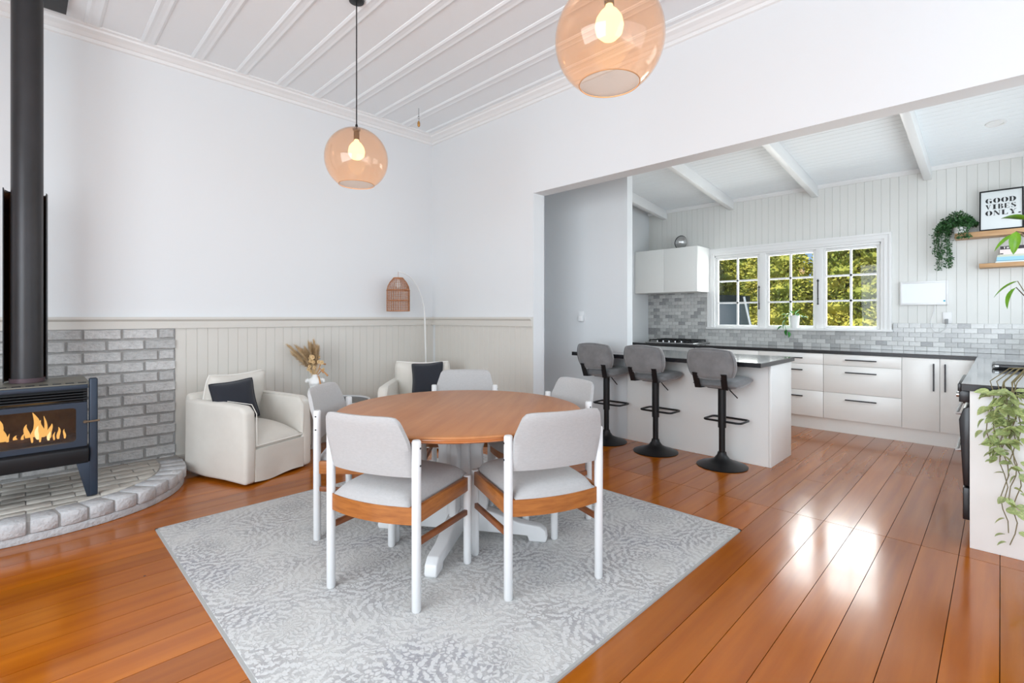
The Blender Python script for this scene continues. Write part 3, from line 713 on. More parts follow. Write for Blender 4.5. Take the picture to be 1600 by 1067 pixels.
throw('dark navy square throw pillow on the corner armchair', (2.985, 4.215, .645), (R(-16), R(-4), R(135 - 180)), .34)

# ------------------------------------------------------------------ side table, vase, dried flowers
sx, sy = 2.19, 4.58
t = thing('side_table', 'low round dark-topped side table with white rim between the armchairs', 'table', (sx, sy, 0))
MB().lathe([(0, .445), (.285, .445), (.285, .462), (0, .462)], 40).build('table_top', 'worktop_edge', t, smooth=True)
MB().lathe([(.285, .43), (.30, .43), (.30, .475), (.285, .475)], 40, closed=True).build('rim', 'chair_white', t, smooth=True)
for q in range(3):
    a = R(20 + 120 * q); MB().cyl((.2 * math.cos(a), .2 * math.sin(a), .44), (.25 * math.cos(a), .25 * math.sin(a), 0), .014, .011, 12).build('leg', 'chair_white', t, smooth=True)
vx, vy, vz = 1.99, 4.645, .463
va = thing('torso_vase', 'white ceramic vase shaped like a torso on the side table', 'vase', (vx, vy, vz), R(225 - 270 + 15))
def torso(u, v):
    a = 2 * math.pi * u
    pr = [(0, .052, .04), (.12, .058, .044), (.3, .047, .035), (.42, .042, .032), (.55, .05, .038), (.68, .056, .042), (.78, .066, .04), (.84, .062, .034), (.89, .034, .026), (.95, .024, .022), (1, .026, .024)]
    for (z0, a0, b0), (z1, a1, b1) in zip(pr, pr[1:]):
        if z0 <= v <= z1 + 1e-6: f_ = (v - z0) / (z1 - z0); f_ = f_ * f_ * (3 - 2 * f_); ra, rb = a0 + (a1 - a0) * f_, b0 + (b1 - b0) * f_; break
    x, y_ = ra * math.cos(a), rb * math.sin(a)
    br = sum(math.exp(-((x - q) / .02) ** 2 - ((v - .70) / .06) ** 2) for q in (-.026, .026))
    if math.sin(a) < 0: y_ -= .018 * br
    return Vector((x, y_, v * .272))
b = MB().sheet(torso, 36, 40); b.f.append(tuple(range(36))); b.build('vase_body', 'ceramic_white', va, smooth=True)
for s in (-1, 1): MB().tube([(s * .055, 0, .222), (s * .072, .002, .212), (s * .078, .004, .196)], [.018, .019, .015], 10).build('arm_stub', 'ceramic_white', va, smooth=True)
fb = thing('dried_bouquet', 'bunch of dried pampas grass and cream flowers in the torso vase', 'flowers', (vx, vy, vz + .25))
rf = random.Random(5)
rv = Vector((.706, -.708, 0))     # sideways in the room
for i in range(17):
    lean = -.27 + .35 * rf.random(); hgt = .22 + .12 * rf.random() - .2 * max(0, -lean - .12); dy = rf.uniform(-.07, .05)
    tip = rv * lean + Vector((-.5, -.5, 0)) * dy + Vector((0, 0, hgt)); p = []
    for k in range(7): tt = k / 6; p.append(Vector((0, 0, -.05)).lerp(tip, tt) + Vector((0, 0, .05 * math.sin(math.pi * tt))))
    o = MB().tube(p, .0022, 5).build('stem', 'pampas', fb)
    b = MB()
    for k in range(520):       # feathery plume
        tt = .36 + .64 * rf.random() ** .8; c = p[0].lerp(tip, tt) + Vector((0, 0, .05 * math.sin(math.pi * tt))); dr = (tip - p[3]).normalized()
        s_ = Vector((rf.gauss(0, 1), rf.gauss(0, 1), rf.gauss(0, 1))).normalized(); e_ = c + dr * .05 * rf.random() + s_ * .046 * (1.2 - tt) * 1.6
        n_ = dr.cross(s_).normalized() * .0022
        b.add([c - n_, c + n_, e_], [(0, 1, 2)])
    g = b.build('plume', 'pampas', o); g['kind'] = 'stuff'
for i in range(14):
    a = rv * rf.uniform(-.045, .085) + Vector((-.5, -.5, 0)) * rf.uniform(.0, .08); c = a + Vector((0, 0, rf.uniform(.03, .2))); r_ = rf.uniform(.015, .028)
    b = MB(); b.tube([Vector((0, 0, -.02)), c * .7, c], .0018, 5)
    for k in range(9):
        an = 2 * math.pi * k / 9; u = (rv * math.cos(an) + Vector((0, 0, 1)) * math.sin(an)); f_ = Vector((-.707, -.707, .2))
        e_ = c + (u + f_ * .45).normalized() * r_; sd = u.cross(f_).normalized() * r_ * .38
        b.add([c, c.lerp(e_, .6) - sd, e_, c.lerp(e_, .6) + sd], [(0, 1, 2, 3)])
    b.lathe([(0, -.007), (.008, 0), (0, .009)], 8, tuple(c + Vector((-.006, -.006, 0))))
    b.build('dried_flower', 'dried_flower', fb)
for i in range(4):
    e_ = rv * (.07 + .02 * i) + Vector((-.02, -.02, [-.10, .04, .12, .01][i])); b = MB().tube([(0, 0, -.01), e_ * .55 + Vector((0, 0, .06)), e_], [.002, .006, .009], 7); b.build('dried_tail', 'dried_brown', fb, smooth=True)

# ------------------------------------------------------------------ arc floor lamp
fx, fy = 3.36, 4.775
la = thing('floor_lamp', 'slim white arc floor lamp with woven rattan shade by the back wall', 'lamp', (fx, fy, 0))
MB().lathe([(0, 0), (.125, 0), (.125, .016), (.02, .022), (0, .022)], 32).build('base', 'lamp_white', la, smooth=True)
sc_ = Vector((2.965 - fx, 4.745 - fy, 0)); arc = [(0, 0, .02), (-.004, 0, .8), (-.018, .0, 1.25)]
for k in range(1, 11):
    a = R(90 * k / 10); arc.append((sc_.x * .98 * (1 - math.cos(a)) * .99 - .018 * math.cos(a), sc_.y * (1 - math.cos(a)), 1.25 + .535 * math.sin(a)))
MB().tube(arc, [.009] * 3 + [.007] * 10, 10).build('pole', 'lamp_white', la, smooth=True)
MB().cyl((sc_.x, sc_.y, 1.785), (sc_.x, sc_.y, 1.70), .002, n=6).build('cord', 'rattan', la)
b = MB()
sr = lambda z: .124 * (1 if z < .22 else max(.38, 1 - ((z - .22) / .15) ** 2 * .62))
for k in range(30):
    a = 2 * math.pi * k / 30; pz = [i / 8 * .365 for i in range(9)]
    b.tube([(sc_.x + sr(z) * math.cos(a), sc_.y + sr(z) * math.sin(a), 1.35 + z) for z in pz], .0026, 4)
for k in range(20):
    z = k / 19 * .365; r_ = .0062 if k in (0, 6, 12, 19) else .0022
    b.tube([(sc_.x + sr(z) * math.cos(2 * math.pi * j / 30), sc_.y + sr(z) * math.sin(2 * math.pi * j / 30), 1.35 + z) for j in range(30)], r_, 4, closed=True)
b.build('shade', 'rattan', la, smooth=True)
MB().lathe([(0, 1.60), (.02, 1.61), (.03, 1.64), (.02, 1.67), (.014, 1.70), (0, 1.70)], 14, (sc_.x, sc_.y, 0)).build('bulb', 'lamp_white', la, smooth=True)

# ------------------------------------------------------------------ rug
ru = thing('rug', 'grey distressed floral patterned square rug under the dining table', 'rug', (0, 0, 0))
MB().box(.582, 3.035, 1.112, 3.585, 0, .011).build('pile', 'rug_weave', ru, bevel=.003)
b = MB()
for (x0, x1, y0, y1) in ((.57, .584, 1.10, 3.597), (3.033, 3.047, 1.10, 3.597), (.57, 3.047, 1.10, 1.114), (.57, 3.047, 3.583, 3.597)): b.box(x0, x1, y0, y1, 0, .009)
b.build('binding', 'rug_binding', ru)
RZ = .011

# ------------------------------------------------------------------ dining table
tx, ty = 1.827, 2.248; TR = .705
dt = thing('dining_table', 'round oak dining table with white pedestal base on the rug', 'table', (tx, ty, RZ), R(34))
zt = .75 - RZ
MB().lathe([(0, zt), (TR - .02, zt), (TR - .004, zt - .005), (TR, zt - .012), (TR - .001, zt - .016), (0, zt - .016)], 96).build('table_top', 'table_wood', dt, smooth=True)
MB().lathe([(0, zt - .0165), (TR - .006, zt - .0165), (TR - .004, zt - .022), (TR - .008, zt - .027), (TR - .005, zt - .031), (TR - .012, zt - .037), (TR - .03, zt - .041), (0, zt - .041)], 96).build('moulded_edge', 'table_edge', dt, smooth=True)
MB().box(-.065, .065, -.065, .065, .06, zt - .041).build('column', 'chair_white', dt, bevel=.006)
fin = [(.05, .06), (.15, .06), (.165, .2), (.135, .38), (.13, .5), (.16, .60), (.24, .675), (.30, zt - .041), (.05, zt - .041)]
foot = [(.04, .035), (.40, .03), (.41, 0), (.505, 0), (.512, .02), (.505, .06), (.47, .088), (.36, .1), (.2, .15), (.04, .19)]
for q in range(4):
    o = MB().prism(fin, -.02, .02, 'y').build('pedestal_panel', 'chair_white', dt, bevel=.005); o.rotation_euler = (0, 0, R(90 * q))
    o = MB().prism(foot, -.032, .032, 'y').build('foot', 'chair_white', dt, bevel=.008, seg=3); o.rotation_euler = (0, 0, R(90 * q))

# ------------------------------------------------------------------ dining chairs
def make_chair():
    t = thing('dining_chair', '', 'chair', group='dining chairs around the round table')
    px, by, fy_ = .239, -.228, .228; r_ = .0205
    def post(x, y_, h):
        return MB().lathe([(0, 0), (r_ - .004, 0), (r_, .006), (r_, h - .006), (r_ - .004, h), (0, h)], 20).build('leg', 'chair_white', t, smooth=True)
    for s in (-1, 1):
        o = post(0, 0, .738); o.location = (s * px, by, 0)
        for z in (.705, .63): 
            q = MB().cyl((s * (r_ - .004), 0, z), (s * (r_ + .0015), 0, z), .0045, n=10).build('screw', 'screw_dark', o)
        o = post(0, 0, .455); o.location = (s * px, fy_, 0)
        MB().box(s * px - .012, s * px + .012, by + .012, fy_ + .008, .378, .45).build('side_rail', 'oak_rail', t, bevel=.004).rotation_euler = (0, 0, 0)
        MB().beam((s * px, by + .015, .292), (s * px, fy_ - .012, .268), .02, .028).build('stretcher', 'stretcher_wood', t, bevel=.004)
    def rail(y0, bow, nm):
        f1 = lambda u, v: Vector(((u * 2 - 1) * (px - .006), y0 + bow * (1 - (2 * u - 1) ** 2) - .011, .372 + v * .076))
        f2 = lambda u, v: Vector(((u * 2 - 1) * (px - .006), y0 + bow * (1 - (2 * u - 1) ** 2) + .011, .372 + v * .076))
        MB().slab(f1, f2, 14, 1).build(nm, 'oak_rail', t, smooth=True, ang=50)
    rail(by + .004, -.038, 'back_rail'); rail(fy_ - .004, .03, 'front_rail')
    cw = .43; y0, y1 = by - .012, fy_ + .03
    def dome(u, v):
        a, c = 2 * u - 1, 2 * v - 1; k = ((1 - a ** 6) * (1 - c ** 6)); ww = cw * (.97 + .05 * v)
        bow = (-.028 * (1 - a * a) * max(0, -c) + .025 * (1 - a * a) * max(0, c))
        return Vector((a * ww / 2, y0 + v * (y1 - y0) + bow, .452 + .05 * k ** .5 + .018 * (1 - a * a) * (1 - c * c)))
    def under(u, v):
        p = dome(u, v); return Vector((p.x, p.y, .43))
    MB().slab(dome, under, 18, 18).build('seat', 'chair_fabric', t, smooth=True, ang=80)
    # backrest: bowed, leaning, upper corners cut in
    def bk(u, v, side):
        a = 2 * u - 1; z = .575 + v * .272
        wd = (px - .016) if v < .6 else (px - .016) - .032 * (v - .6) / .4
        if v > .93: wd -= .008 * ((v - .93) / .07) ** 2
        lean = -.012 - .08 * v ** 1.25; bow = -.03 * (1 - a * a)
        th = .017 * (1 - .55 * max(0, (v - .85) / .15) ** 2) * (1 - .35 * abs(a) ** 8) * (1 - .3 * max(0, (.1 - v) / .1))
        zz = z - .006 * abs(a) ** 10 * v
        return Vector((a * wd, by + .018 + lean + bow + side * th, zz))
    MB().slab(lambda u, v: bk(u, v, -1), lambda u, v: bk(u, v, 1), 18, 16).build('backrest', 'chair_fabric', t, smooth=True, ang=70)
    return t
ch = make_chair()
spots = [((1.33, 2.09), 21.4, 'grey upholstered dining chair on the hearth side of the table, over the open rug'),
         ((1.854, 1.69), 68.2, 'grey upholstered dining chair on the open floorboard side of the table, away from both armchairs'),
         ((1.525, 2.755), -47.7, 'grey upholstered dining chair in front of the armchair beside the hearth'),
         ((2.382, 2.137), 163, 'grey upholstered dining chair with its back to the bar stools'),
         ((2.305, 2.825), 225, 'grey upholstered dining chair in front of the corner armchair')]
for i, (p, ang, lb) in enumerate(spots):
    if i == 0: ch.location = (*p, RZ); ch.rotation_euler = (0, 0, R(ang - 90)); ch['label'] = lb
    else: dup(ch, (*p, RZ), R(ang - 90), lb)

# ------------------------------------------------------------------ pendant lamps
def pendant(loc, label):
    x, y_, zc = loc; r_ = .212
    t = thing('pendant_lamp', label, 'pendant lamp', (x, y_, CEIL), 0, 'amber globe pendants')
    zz = zc - CEIL
    a0 = math.asin(.118 / r_)
    pr = [(r_ * math.sin(math.pi - a0 - (math.pi - a0 - .10) * i / 30), r_ * math.cos(math.pi - a0 - (math.pi - a0 - .10) * i / 30)) for i in range(31)]
    pi = [(q[0] * .982, q[1] * .982) for q in pr]
    MB().lathe(pr + pi[::-1], 56, (0, 0, zz), closed=True).build('glass_globe', 'amber_glass', t, smooth=True, ang=80)
    rz_ = zz - r_ * math.cos(a0)
    MB().tube([(.117 * math.cos(2 * math.pi * k / 48), .117 * math.sin(2 * math.pi * k / 48), rz_) for k in range(48)], .002, 6, closed=True).build('rim', 'dried_brown', t, smooth=True)
    MB().lathe([(0, zz + r_ + .03), (.006, zz + r_ + .03), (.012, zz + r_ + .006), (.026, zz + r_ - .002), (.026, zz + r_ - .012), (.019, zz + r_ - .014), (.019, zz + r_ - .075), (0, zz + r_ - .075)], 20).build('lamp_holder', 'black_metal', t, smooth=True)
    MB().cyl((0, 0, zz + r_ + .02), (0, 0, -.02), .0042, n=8).build('cord', 'black_metal', t, smooth=True)
    MB().lathe([(0, 0), (.05, 0), (.05, -.02), (.008, -.026), (0, -.026)], 24).build('ceiling_rose', 'black_metal', t, smooth=True)
    bz = zz + r_ - .075
    MB().lathe([(0, 0), (.014, -.002), (.016, -.014), (.034, -.03), (.05, -.055), (.056, -.085), (.05, -.115), (.03, -.135), (0, -.142)], 24, (0, 0, bz)).build('bulb', 'bulb', t, smooth=True)
    d = bpy.data.lights.new('pendant_bulb_light', 'POINT'); d.energy = 3; d.color = (1, .72, .42); d.shadow_soft_size = .06
    o = bpy.data.objects.new('pendant_bulb_light', d); COL.objects.link(o); o.location = (x, y_, zc - .075)
pendant((1.640, 3.154, 2.372), 'amber glass globe pendant hanging nearer the back wall with a long cord')
pendant((1.633, 1.089, 2.372), 'amber glass globe pendant hanging over the table end away from the back wall')
# pull hook on the ceiling
cp = thing('ceiling_pull', 'small metal ceiling hook with chain and brass toggle near the room corner', 'hook', (2.94, 4.31, CEIL - .015))
MB().cyl((0, 0, .0), (0, 0, -.06), .004, n=8).build('hook', 'steel', cp)
for i in range(3): MB().tube([(.012 * math.cos(2 * math.pi * k / 10) * (1 if i % 2 else .3), .012 * math.cos(2 * math.pi * k / 10) * (.3 if i % 2 else 1), -.075 - i * .024 + .016 * math.sin(2 * math.pi * k / 10)) for k in range(10)], .0028, 5, closed=True).build('chain_link', 'steel', cp)
MB().lathe([(0, -.135), (.008, -.136), (.015, -.155), (.014, -.185), (.006, -.195), (0, -.195)], 14).build('toggle', 'brass', cp, smooth=True)

# ------------------------------------------------------------------ island and stools
isl = thing('kitchen_island', 'white panelled kitchen island beneath the dark overhanging benchtop', 'island', (0, 0, 0))
MB().box(4.497, 5.057, 1.40, 2.775, 0, .872).build('body', 'cabinet_white', isl)
MB().box(4.495, 5.059, 1.379, 1.399, 0, .872).build('end_panel', 'cabinet_white', isl, bevel=.002)
def top_slab(name, poly, z0, z1, label):
    t = thing(name, label, 'benchtop')
    MB().prism(poly, z1 - .006, z1).build('top_surface', 'worktop', t)
    MB().prism(poly, z0, z1 - .006).build('edge', 'worktop_edge', t)
    return t
top_slab('island_benchtop', [(4.19, 1.362), (5.10, 1.362), (5.10, 2.774), (4.494, 2.774), (4.494, 3.27), (4.19, 3.27)], .872, .91, 'dark polished stone benchtop overhanging the island')
def make_stool():
    t = thing('bar_stool', '', 'bar stool', group='bar stools along the island')
    # local +y faces the island
    MB().lathe([(0, 0), (.205, 0), (.207, .006), (.19, .014), (.12, .034), (.065, .062), (.04, .095), (.034, .12), (0, .12)], 44).build('base', 'black_metal', t, smooth=True)
    MB().cyl((0, 0, .11), (0, 0, .40), .026, n=20).build('lower_column', 'black_metal', t, smooth=True)
    MB().cyl((0, 0, .33), (0, 0, .685), .033, n=20).build('upper_column', 'black_metal', t, smooth=True)
    pts_ = []
    for cx, cy, s0 in ((.125, .15, 0), (-.125, .15, 90), (-.125, .02, 180), (.125, .02, 270)): pts_ += [(cx + .035 * math.cos(R(s0 + k * 30)), cy + .035 * math.sin(R(s0 + k * 30)), .385) for k in range(4)]
    MB().tube(pts_, .0095, 8, closed=True).build('footrest', 'black_metal', t, smooth=True)
    MB().box(-.09, .09, -.09, .09, .672, .69).build('seat_plate', 'black_metal', t, bevel=.004)
    def se(u, v, top):
        a, c = 2 * u - 1, 2 * v - 1; f_ = 1 - .10 * (a * a * c * c)
        k = ((1 - abs(a) ** 5) * (1 - abs(c) ** 5)) ** .4
        return Vector((a * f_ * .205, .02 + c * f_ * .195, (.726 + .036 * k if top else .722 - .034 * k) + .012 * c))
    MB().slab(lambda u, v: se(u, v, 1), lambda u, v: se(u, v, 0), 16, 16).build('seat', 'stool_velvet', t, smooth=True, ang=80)
    def bk(u, v, side):
        a, c = 2 * u - 1, 2 * v - 1
        # rounded rectangle via squircle mapping
        f_ = 1 / (1 + (abs(a) ** 2 * abs(c) ** 2) * .2)
        x, z = a * f_ * .205, c * f_ * .132
        k = ((1 - abs(a) ** 7) * (1 - abs(c) ** 7)) ** .35
        return Vector((x, -.222 - .05 * v + .045 * a * a + side * (.012 + .022 * k), .895 + z))
    bo = MB().slab(lambda u, v: bk(u, v, -1), lambda u, v: bk(u, v, 1), 20, 16).build('backrest', 'stool_velvet', t, smooth=True, ang=80)
    ring = [(i / 20, 0) for i in range(20)] + [(1, i / 16) for i in range(16)] + [(1 - i / 20, 1) for i in range(20)] + [(0, 1 - i / 16) for i in range(16)]
    MB().tube([tuple(bk(.5 + (u - .5) * .97, .5 + (v - .5) * .95, -1)) for u, v in ring], .004, 6, closed=True).build('seam_piping', 'stool_velvet', bo, smooth=True)
    for s in (-1, 1):
        MB().beam((s * .12, -.25, .815), (s * .115, -.205, .685), .05, .010, (0, 1, 0)).beam((s * .115, -.205, .688), (s * .09, .02, .684), .05, .007).build('back_bracket', 'black_metal', t)
    MB().tube([(.05, 0, .685), (.075, -.01, .655), (.14, -.02, .60)], .005, 8).build('height_lever', 'black_metal', t, smooth=True)
    return t
stl = make_stool()
sp3 = [((4.272, 1.702), -92, 'grey velvet bar stool at the free end of the island'), ((4.276, 2.331), -91, 'grey velvet bar stool in the middle of the island row'), ((4.268, 2.88), -89, 'grey velvet bar stool next to the white partition wall')]
for i, (p, a, lb) in enumerate(sp3):
    if i == 0: stl.location = (*p, 0); stl.rotation_euler = (0, 0, R(a)); stl['label'] = lb
    else: dup(stl, (*p, 0), R(a), lb)
# switch and plug on the partition
sw = thing('wall_switch', 'small white switch plate with plugged-in adapter on the partition wall', 'switch', (4.497, 3.37, 1.29))
MB().box(-.008, 0, -.035, .04, -.06, .055).build('plate', 'plastic_white', sw, bevel=.003)
MB().box(-.055, -.008, -.045, .012, -.058, .01).build('adapter', 'plastic_white', sw, bevel=.008)

# ------------------------------------------------------------------ base cabinets along the far wall
FX = 6.40
def handle(p, a, b_, z0, z1, vertical=False):
    m_ = MB()
    if vertical:
        m_.box(FX - .04, FX - .028, a - .006, a + .006, z0, z1)
        for z in (z0 + .012, z1 - .012): m_.box(FX - .03, FX - .018, a - .005, a + .005, z - .006, z + .006)
    else:
        m_.box(FX - .04, FX - .028, a, b_, z0 - .006, z0 + .006)
        for y_ in (a + .012, b_ - .012): m_.box(FX - .03, FX - .018, y_ - .006, y_ + .006, z0 - .005, z0 + .005)
    m_.build('handle', 'handle_black', p)
def unit(name, y0, y1, label, kind):
    t = thing(name, label, 'cabinet')
    MB().box(FX, XW - .012, y0 + .001, y1 - .001, .147, .872).build('carcass', 'cabinet_white', t)
    g = .0018; X0 = FX - .018
    if kind == 'drawers':
        for z0, z1, hz in ((.149, .443, .375), (.443, .746, .675), (.746, .870, .812)):
            o = MB().box(X0, FX, y0 + g, y1 - g, z0 + g, z1 - g).build('drawer_front', 'cabinet_white', t, bevel=.0015); c = (y0 + y1) / 2
            handle(o, c - .14, c + .14, hz, 0)
    elif kind == 'doors':
        mid = .424
        for a, c, hy in ((y0, mid, mid - .04), (mid, y1, mid + .045)):
            o = MB().box(X0, FX, a + g, c - g, .149, .870).build('door', 'cabinet_white', t, bevel=.0015); handle(o, hy, 0, .548, .82, True)
    else:
        MB().box(X0, FX, y0 + g, y1 - g, .149, .870).build('door', 'cabinet_white', t, bevel=.0015)
unit('corner_cabinet', .17, .719, 'white two-door base cabinet in the kitchen corner with vertical handles', 'doors')
unit('drawer_cabinet', .719, 1.415, 'white three-drawer base cabinet beside the two-door corner cabinet', 'drawers')
unit('drawer_cabinet', 1.415, 2.103, 'white three-drawer base cabinet partly hidden behind the island end', 'drawers')
unit('drawer_cabinet', 2.103, 2.905, 'white three-drawer base cabinet next to the stainless cooker', 'drawers')
unit('filler_cabinet', 3.675, 3.915, 'narrow white base cabinet between cooker and kitchen side wall', 'door')
tag(MB().box(6.43, 6.45, .13, 2.91, 0, .146).build('kickboard', 'cabinet_white'), 'continuous white kickboard under the far wall cabinets', 'kickboard')
bt = [(3.705, YK0 + .01), (XW - .011, YK0 + .01), (XW - .011, 3.915), (6.375, 3.915), (6.375, .155), (3.705, .155)]
top_slab('kitchen_benchtop', bt, .872, .91, 'dark polished stone benchtop running under the window and along the side wall')
# cooker with gas hob
ck = thing('cooker', 'stainless cooker with black gas hob set into the far bench', 'cooker', (0, 0, 0))
MB().box(6.372, 6.95, 2.915, 3.665, .02, .87).build('oven_body', 'steel', ck, bevel=.004)
MB().box(6.362, 6.374, 3.0, 3.58, .12, .62).build('oven_door', 'oven_black', ck)
MB().box(6.364, 6.374, 3.16, 3.36, .775, .82).build('display', 'oven_black', ck)
for i in range(5): MB().lathe([(0, 0), (.018, 0), (.016, .02), (0, .02)], 14).build('knob', 'steel', ck, smooth=True).matrix_local = Matrix.Translation((6.372, 3.02 + i * .13, .70)) @ Matrix.Rotation(R(-90), 4, 'Y')
hob = thing('gas_hob', 'black five-burner gas hob with cast iron trivets on the far bench', 'hob', (0, 0, .911))
MB().box(6.40, 6.93, 2.93, 3.66, 0, .014).build('hob_plate', 'steel', hob, bevel=.004)
MB().box(6.42, 6.91, 2.96, 3.63, .014, .017).build('hob_glass', 'oven_black', hob)
for bx_, by_, r_ in ((6.54, 3.09, .035), (6.80, 3.09, .045), (6.67, 3.295, .06), (6.54, 3.50, .045), (6.80, 3.50, .035)):
    MB().lathe([(0, .017), (r_, .017), (r_, .03), (r_ * .7, .038), (0, .038)], 20, (bx_, by_, 0)).build('burner', 'black_metal', hob, smooth=True)
for y0 in (2.98, 3.195, 3.41):
    b = MB(); y1 = y0 + .2
    for yy in (y0, y1 - .01): b.box(6.44, 6.90, yy, yy + .01, .036, .05)
    for xx in (6.44, 6.54, 6.665, 6.80, 6.89): b.box(xx, xx + .01, y0, y1, .036, .052)
    for xx in (6.44, 6.89):
        for yy in (y0, y1 - .01): b.box(xx, xx + .01, yy, yy + .01, .014, .04)
    b.build('trivet', 'black_metal', hob)
for i in range(5): MB().lathe([(0, .017), (.014, .017), (.012, .04), (0, .04)], 12, (6.435, 3.12 + i * .09, 0)).build('hob_knob', 'steel', hob, smooth=True)
# wall cupboards
def cupb(y0, y1, label):
    t = thing('wall_cupboard', label, 'cupboard', group='white wall cupboards above the hob')
    MB().box(6.575, XW - .001, y0, y1, 1.637, 2.262).build('carcass', 'cabinet_white', t)
    MB().box(6.555, 6.573, y0 + .0015, y1 - .0015, 1.637, 2.262).build('door', 'cabinet_white', t, bevel=.0015)
cupb(2.945, 3.44, 'white wall cupboard over the hob next to the window'); cupb(3.44, 3.915, 'white wall cupboard over the hob by the kitchen side wall')
bo = thing('mixing_bowl', 'grey bowl with black rim tipped up on top of the wall cupboards', 'bowl', (6.80, 3.29, 2.262), R(150))
q = MB().lathe([(0, 0), (.03, .0), (.06, .012), (.088, .045), (.096, .075), (.092, .075), (.084, .046), (.056, .016), (0, .006)], 32).build('bowl_shell', 'steel', bo, smooth=True)
q.rotation_euler = (R(75), 0, 0); q.location = (0, .05, .09)
q2 = MB().tube([(.096 * math.cos(2 * math.pi * k / 32), .096 * math.sin(2 * math.pi * k / 32), .076) for k in range(32)], .006, 8, closed=True).build('rim', 'black_metal', q, smooth=True)

# ------------------------------------------------------------------ right-hand bench
eb = thing('end_cabinet', 'white bench end panel and base cabinet facing the dining room', 'cabinet', (0, 0, 0))
MB().box(3.72, 3.742, YK0 + .02, .122, 0, .872).build('end_panel', 'cabinet_white', eb, bevel=.002)
MB().box(4.365, 6.36, YK0 + .02, .10, .147, .872).build('carcass', 'cabinet_white', eb)
MB().box(4.365, 6.36, YK0 + .06, .06, 0, .147).build('kickboard', 'cabinet_white', eb)
for i in range(3): MB().box(4.367 + i * .66, 4.363 + (i + 1) * .66, .10, .118, .15, .868).build('door', 'cabinet_white', eb, bevel=.0015)
ov = thing('black_oven', 'black built-in oven under the bench behind the end panel', 'oven', (0, 0, 0))
MB().box(3.76, 4.355, -.42, .12, .1, .868).build('oven_body', 'oven_black', ov)
MB().box(3.76, 4.355, .12, .168, .80, .868).build('control_panel', 'oven_black', ov, bevel=.004)
MB().prism([(.12, .33), (.150, .33), (.168, .70), (.150, .765), (.12, .78)], 3.76, 4.355, 'x').build('oven_door', 'oven_black', ov, bevel=.004)
MB().box(3.76, 4.355, .12, .152, .14, .32).build('lower_drawer', 'oven_black', ov, bevel=.004)
for z in (.73, .52): MB().tube([(3.80, .16, z), (3.80, .178, z), (4.31, .178, z), (4.31, .16, z)], .008, 8).build('handle', 'steel', ov, smooth=True)
for i in range(4): MB().cyl((3.82 + i * .15, .165, .835), (3.82 + i * .15, .182, .835), .016, .014, 14).build('knob', 'steel', ov, smooth=True)
MB().box(3.755, 4.36, .157, .173, .86, .905).build('top_lip', 'oven_black', ov, bevel=.003)
ov['label'] = 'black built-in oven under the bench behind the white end panel'
hp = thing('benchtop_cooker', 'flat black portable cooktop lying on the side bench', 'cooktop', (4.92, .045, .911))
MB().box(0, .36, -.5, 0, .006, .03).build('cooktop_body', 'oven_black', hp, bevel=.006)
MB().box(.02, .34, -.48, -.02, .03, .034).build('cooktop_glass', 'worktop_edge', hp)
MB().cyl((-.001, -.03, .016), (-.02, -.01, .016), .011, n=14).build('knob', 'steel', hp, smooth=True)

# ------------------------------------------------------------------ shelves, poster, books, screen
def shelf(z0, z1, y1, label): return tag(MB().box(6.77, XW - .001, YK0 + .01, y1, z0, z1).build('floating_shelf', 'shelf_oak', bevel=.002), label, 'shelf')
shelf(2.085, 2.138, .335, 'upper oak floating shelf with framed print and trailing plant'); shelf(1.775, 1.815, .153, 'lower oak floating shelf carrying the stack of books')
ps = thing('framed_print', 'black framed typographic print GOOD VIBES ONLY. leaning on the upper shelf', 'picture', (6.80, -.003, 2.1385), 0)
ps.rotation_euler = (0, R(12), 0)
pw, phh = .312, .42
b = MB(); fw = .012
b.box(-.012, .006, -pw / 2, -pw / 2 + fw, 0, phh).box(-.012, .006, pw / 2 - fw, pw / 2, 0, phh).box(-.012, .006, -pw / 2 + fw, pw / 2 - fw, 0, fw).box(-.012, .006, -pw / 2 + fw, pw / 2 - fw, phh - fw, phh)
b.build('frame', 'black_metal', ps)
pp = MB().box(-.004, .002, -pw / 2 + fw, pw / 2 - fw, fw, phh - fw).build('print', 'poster_paper', ps)
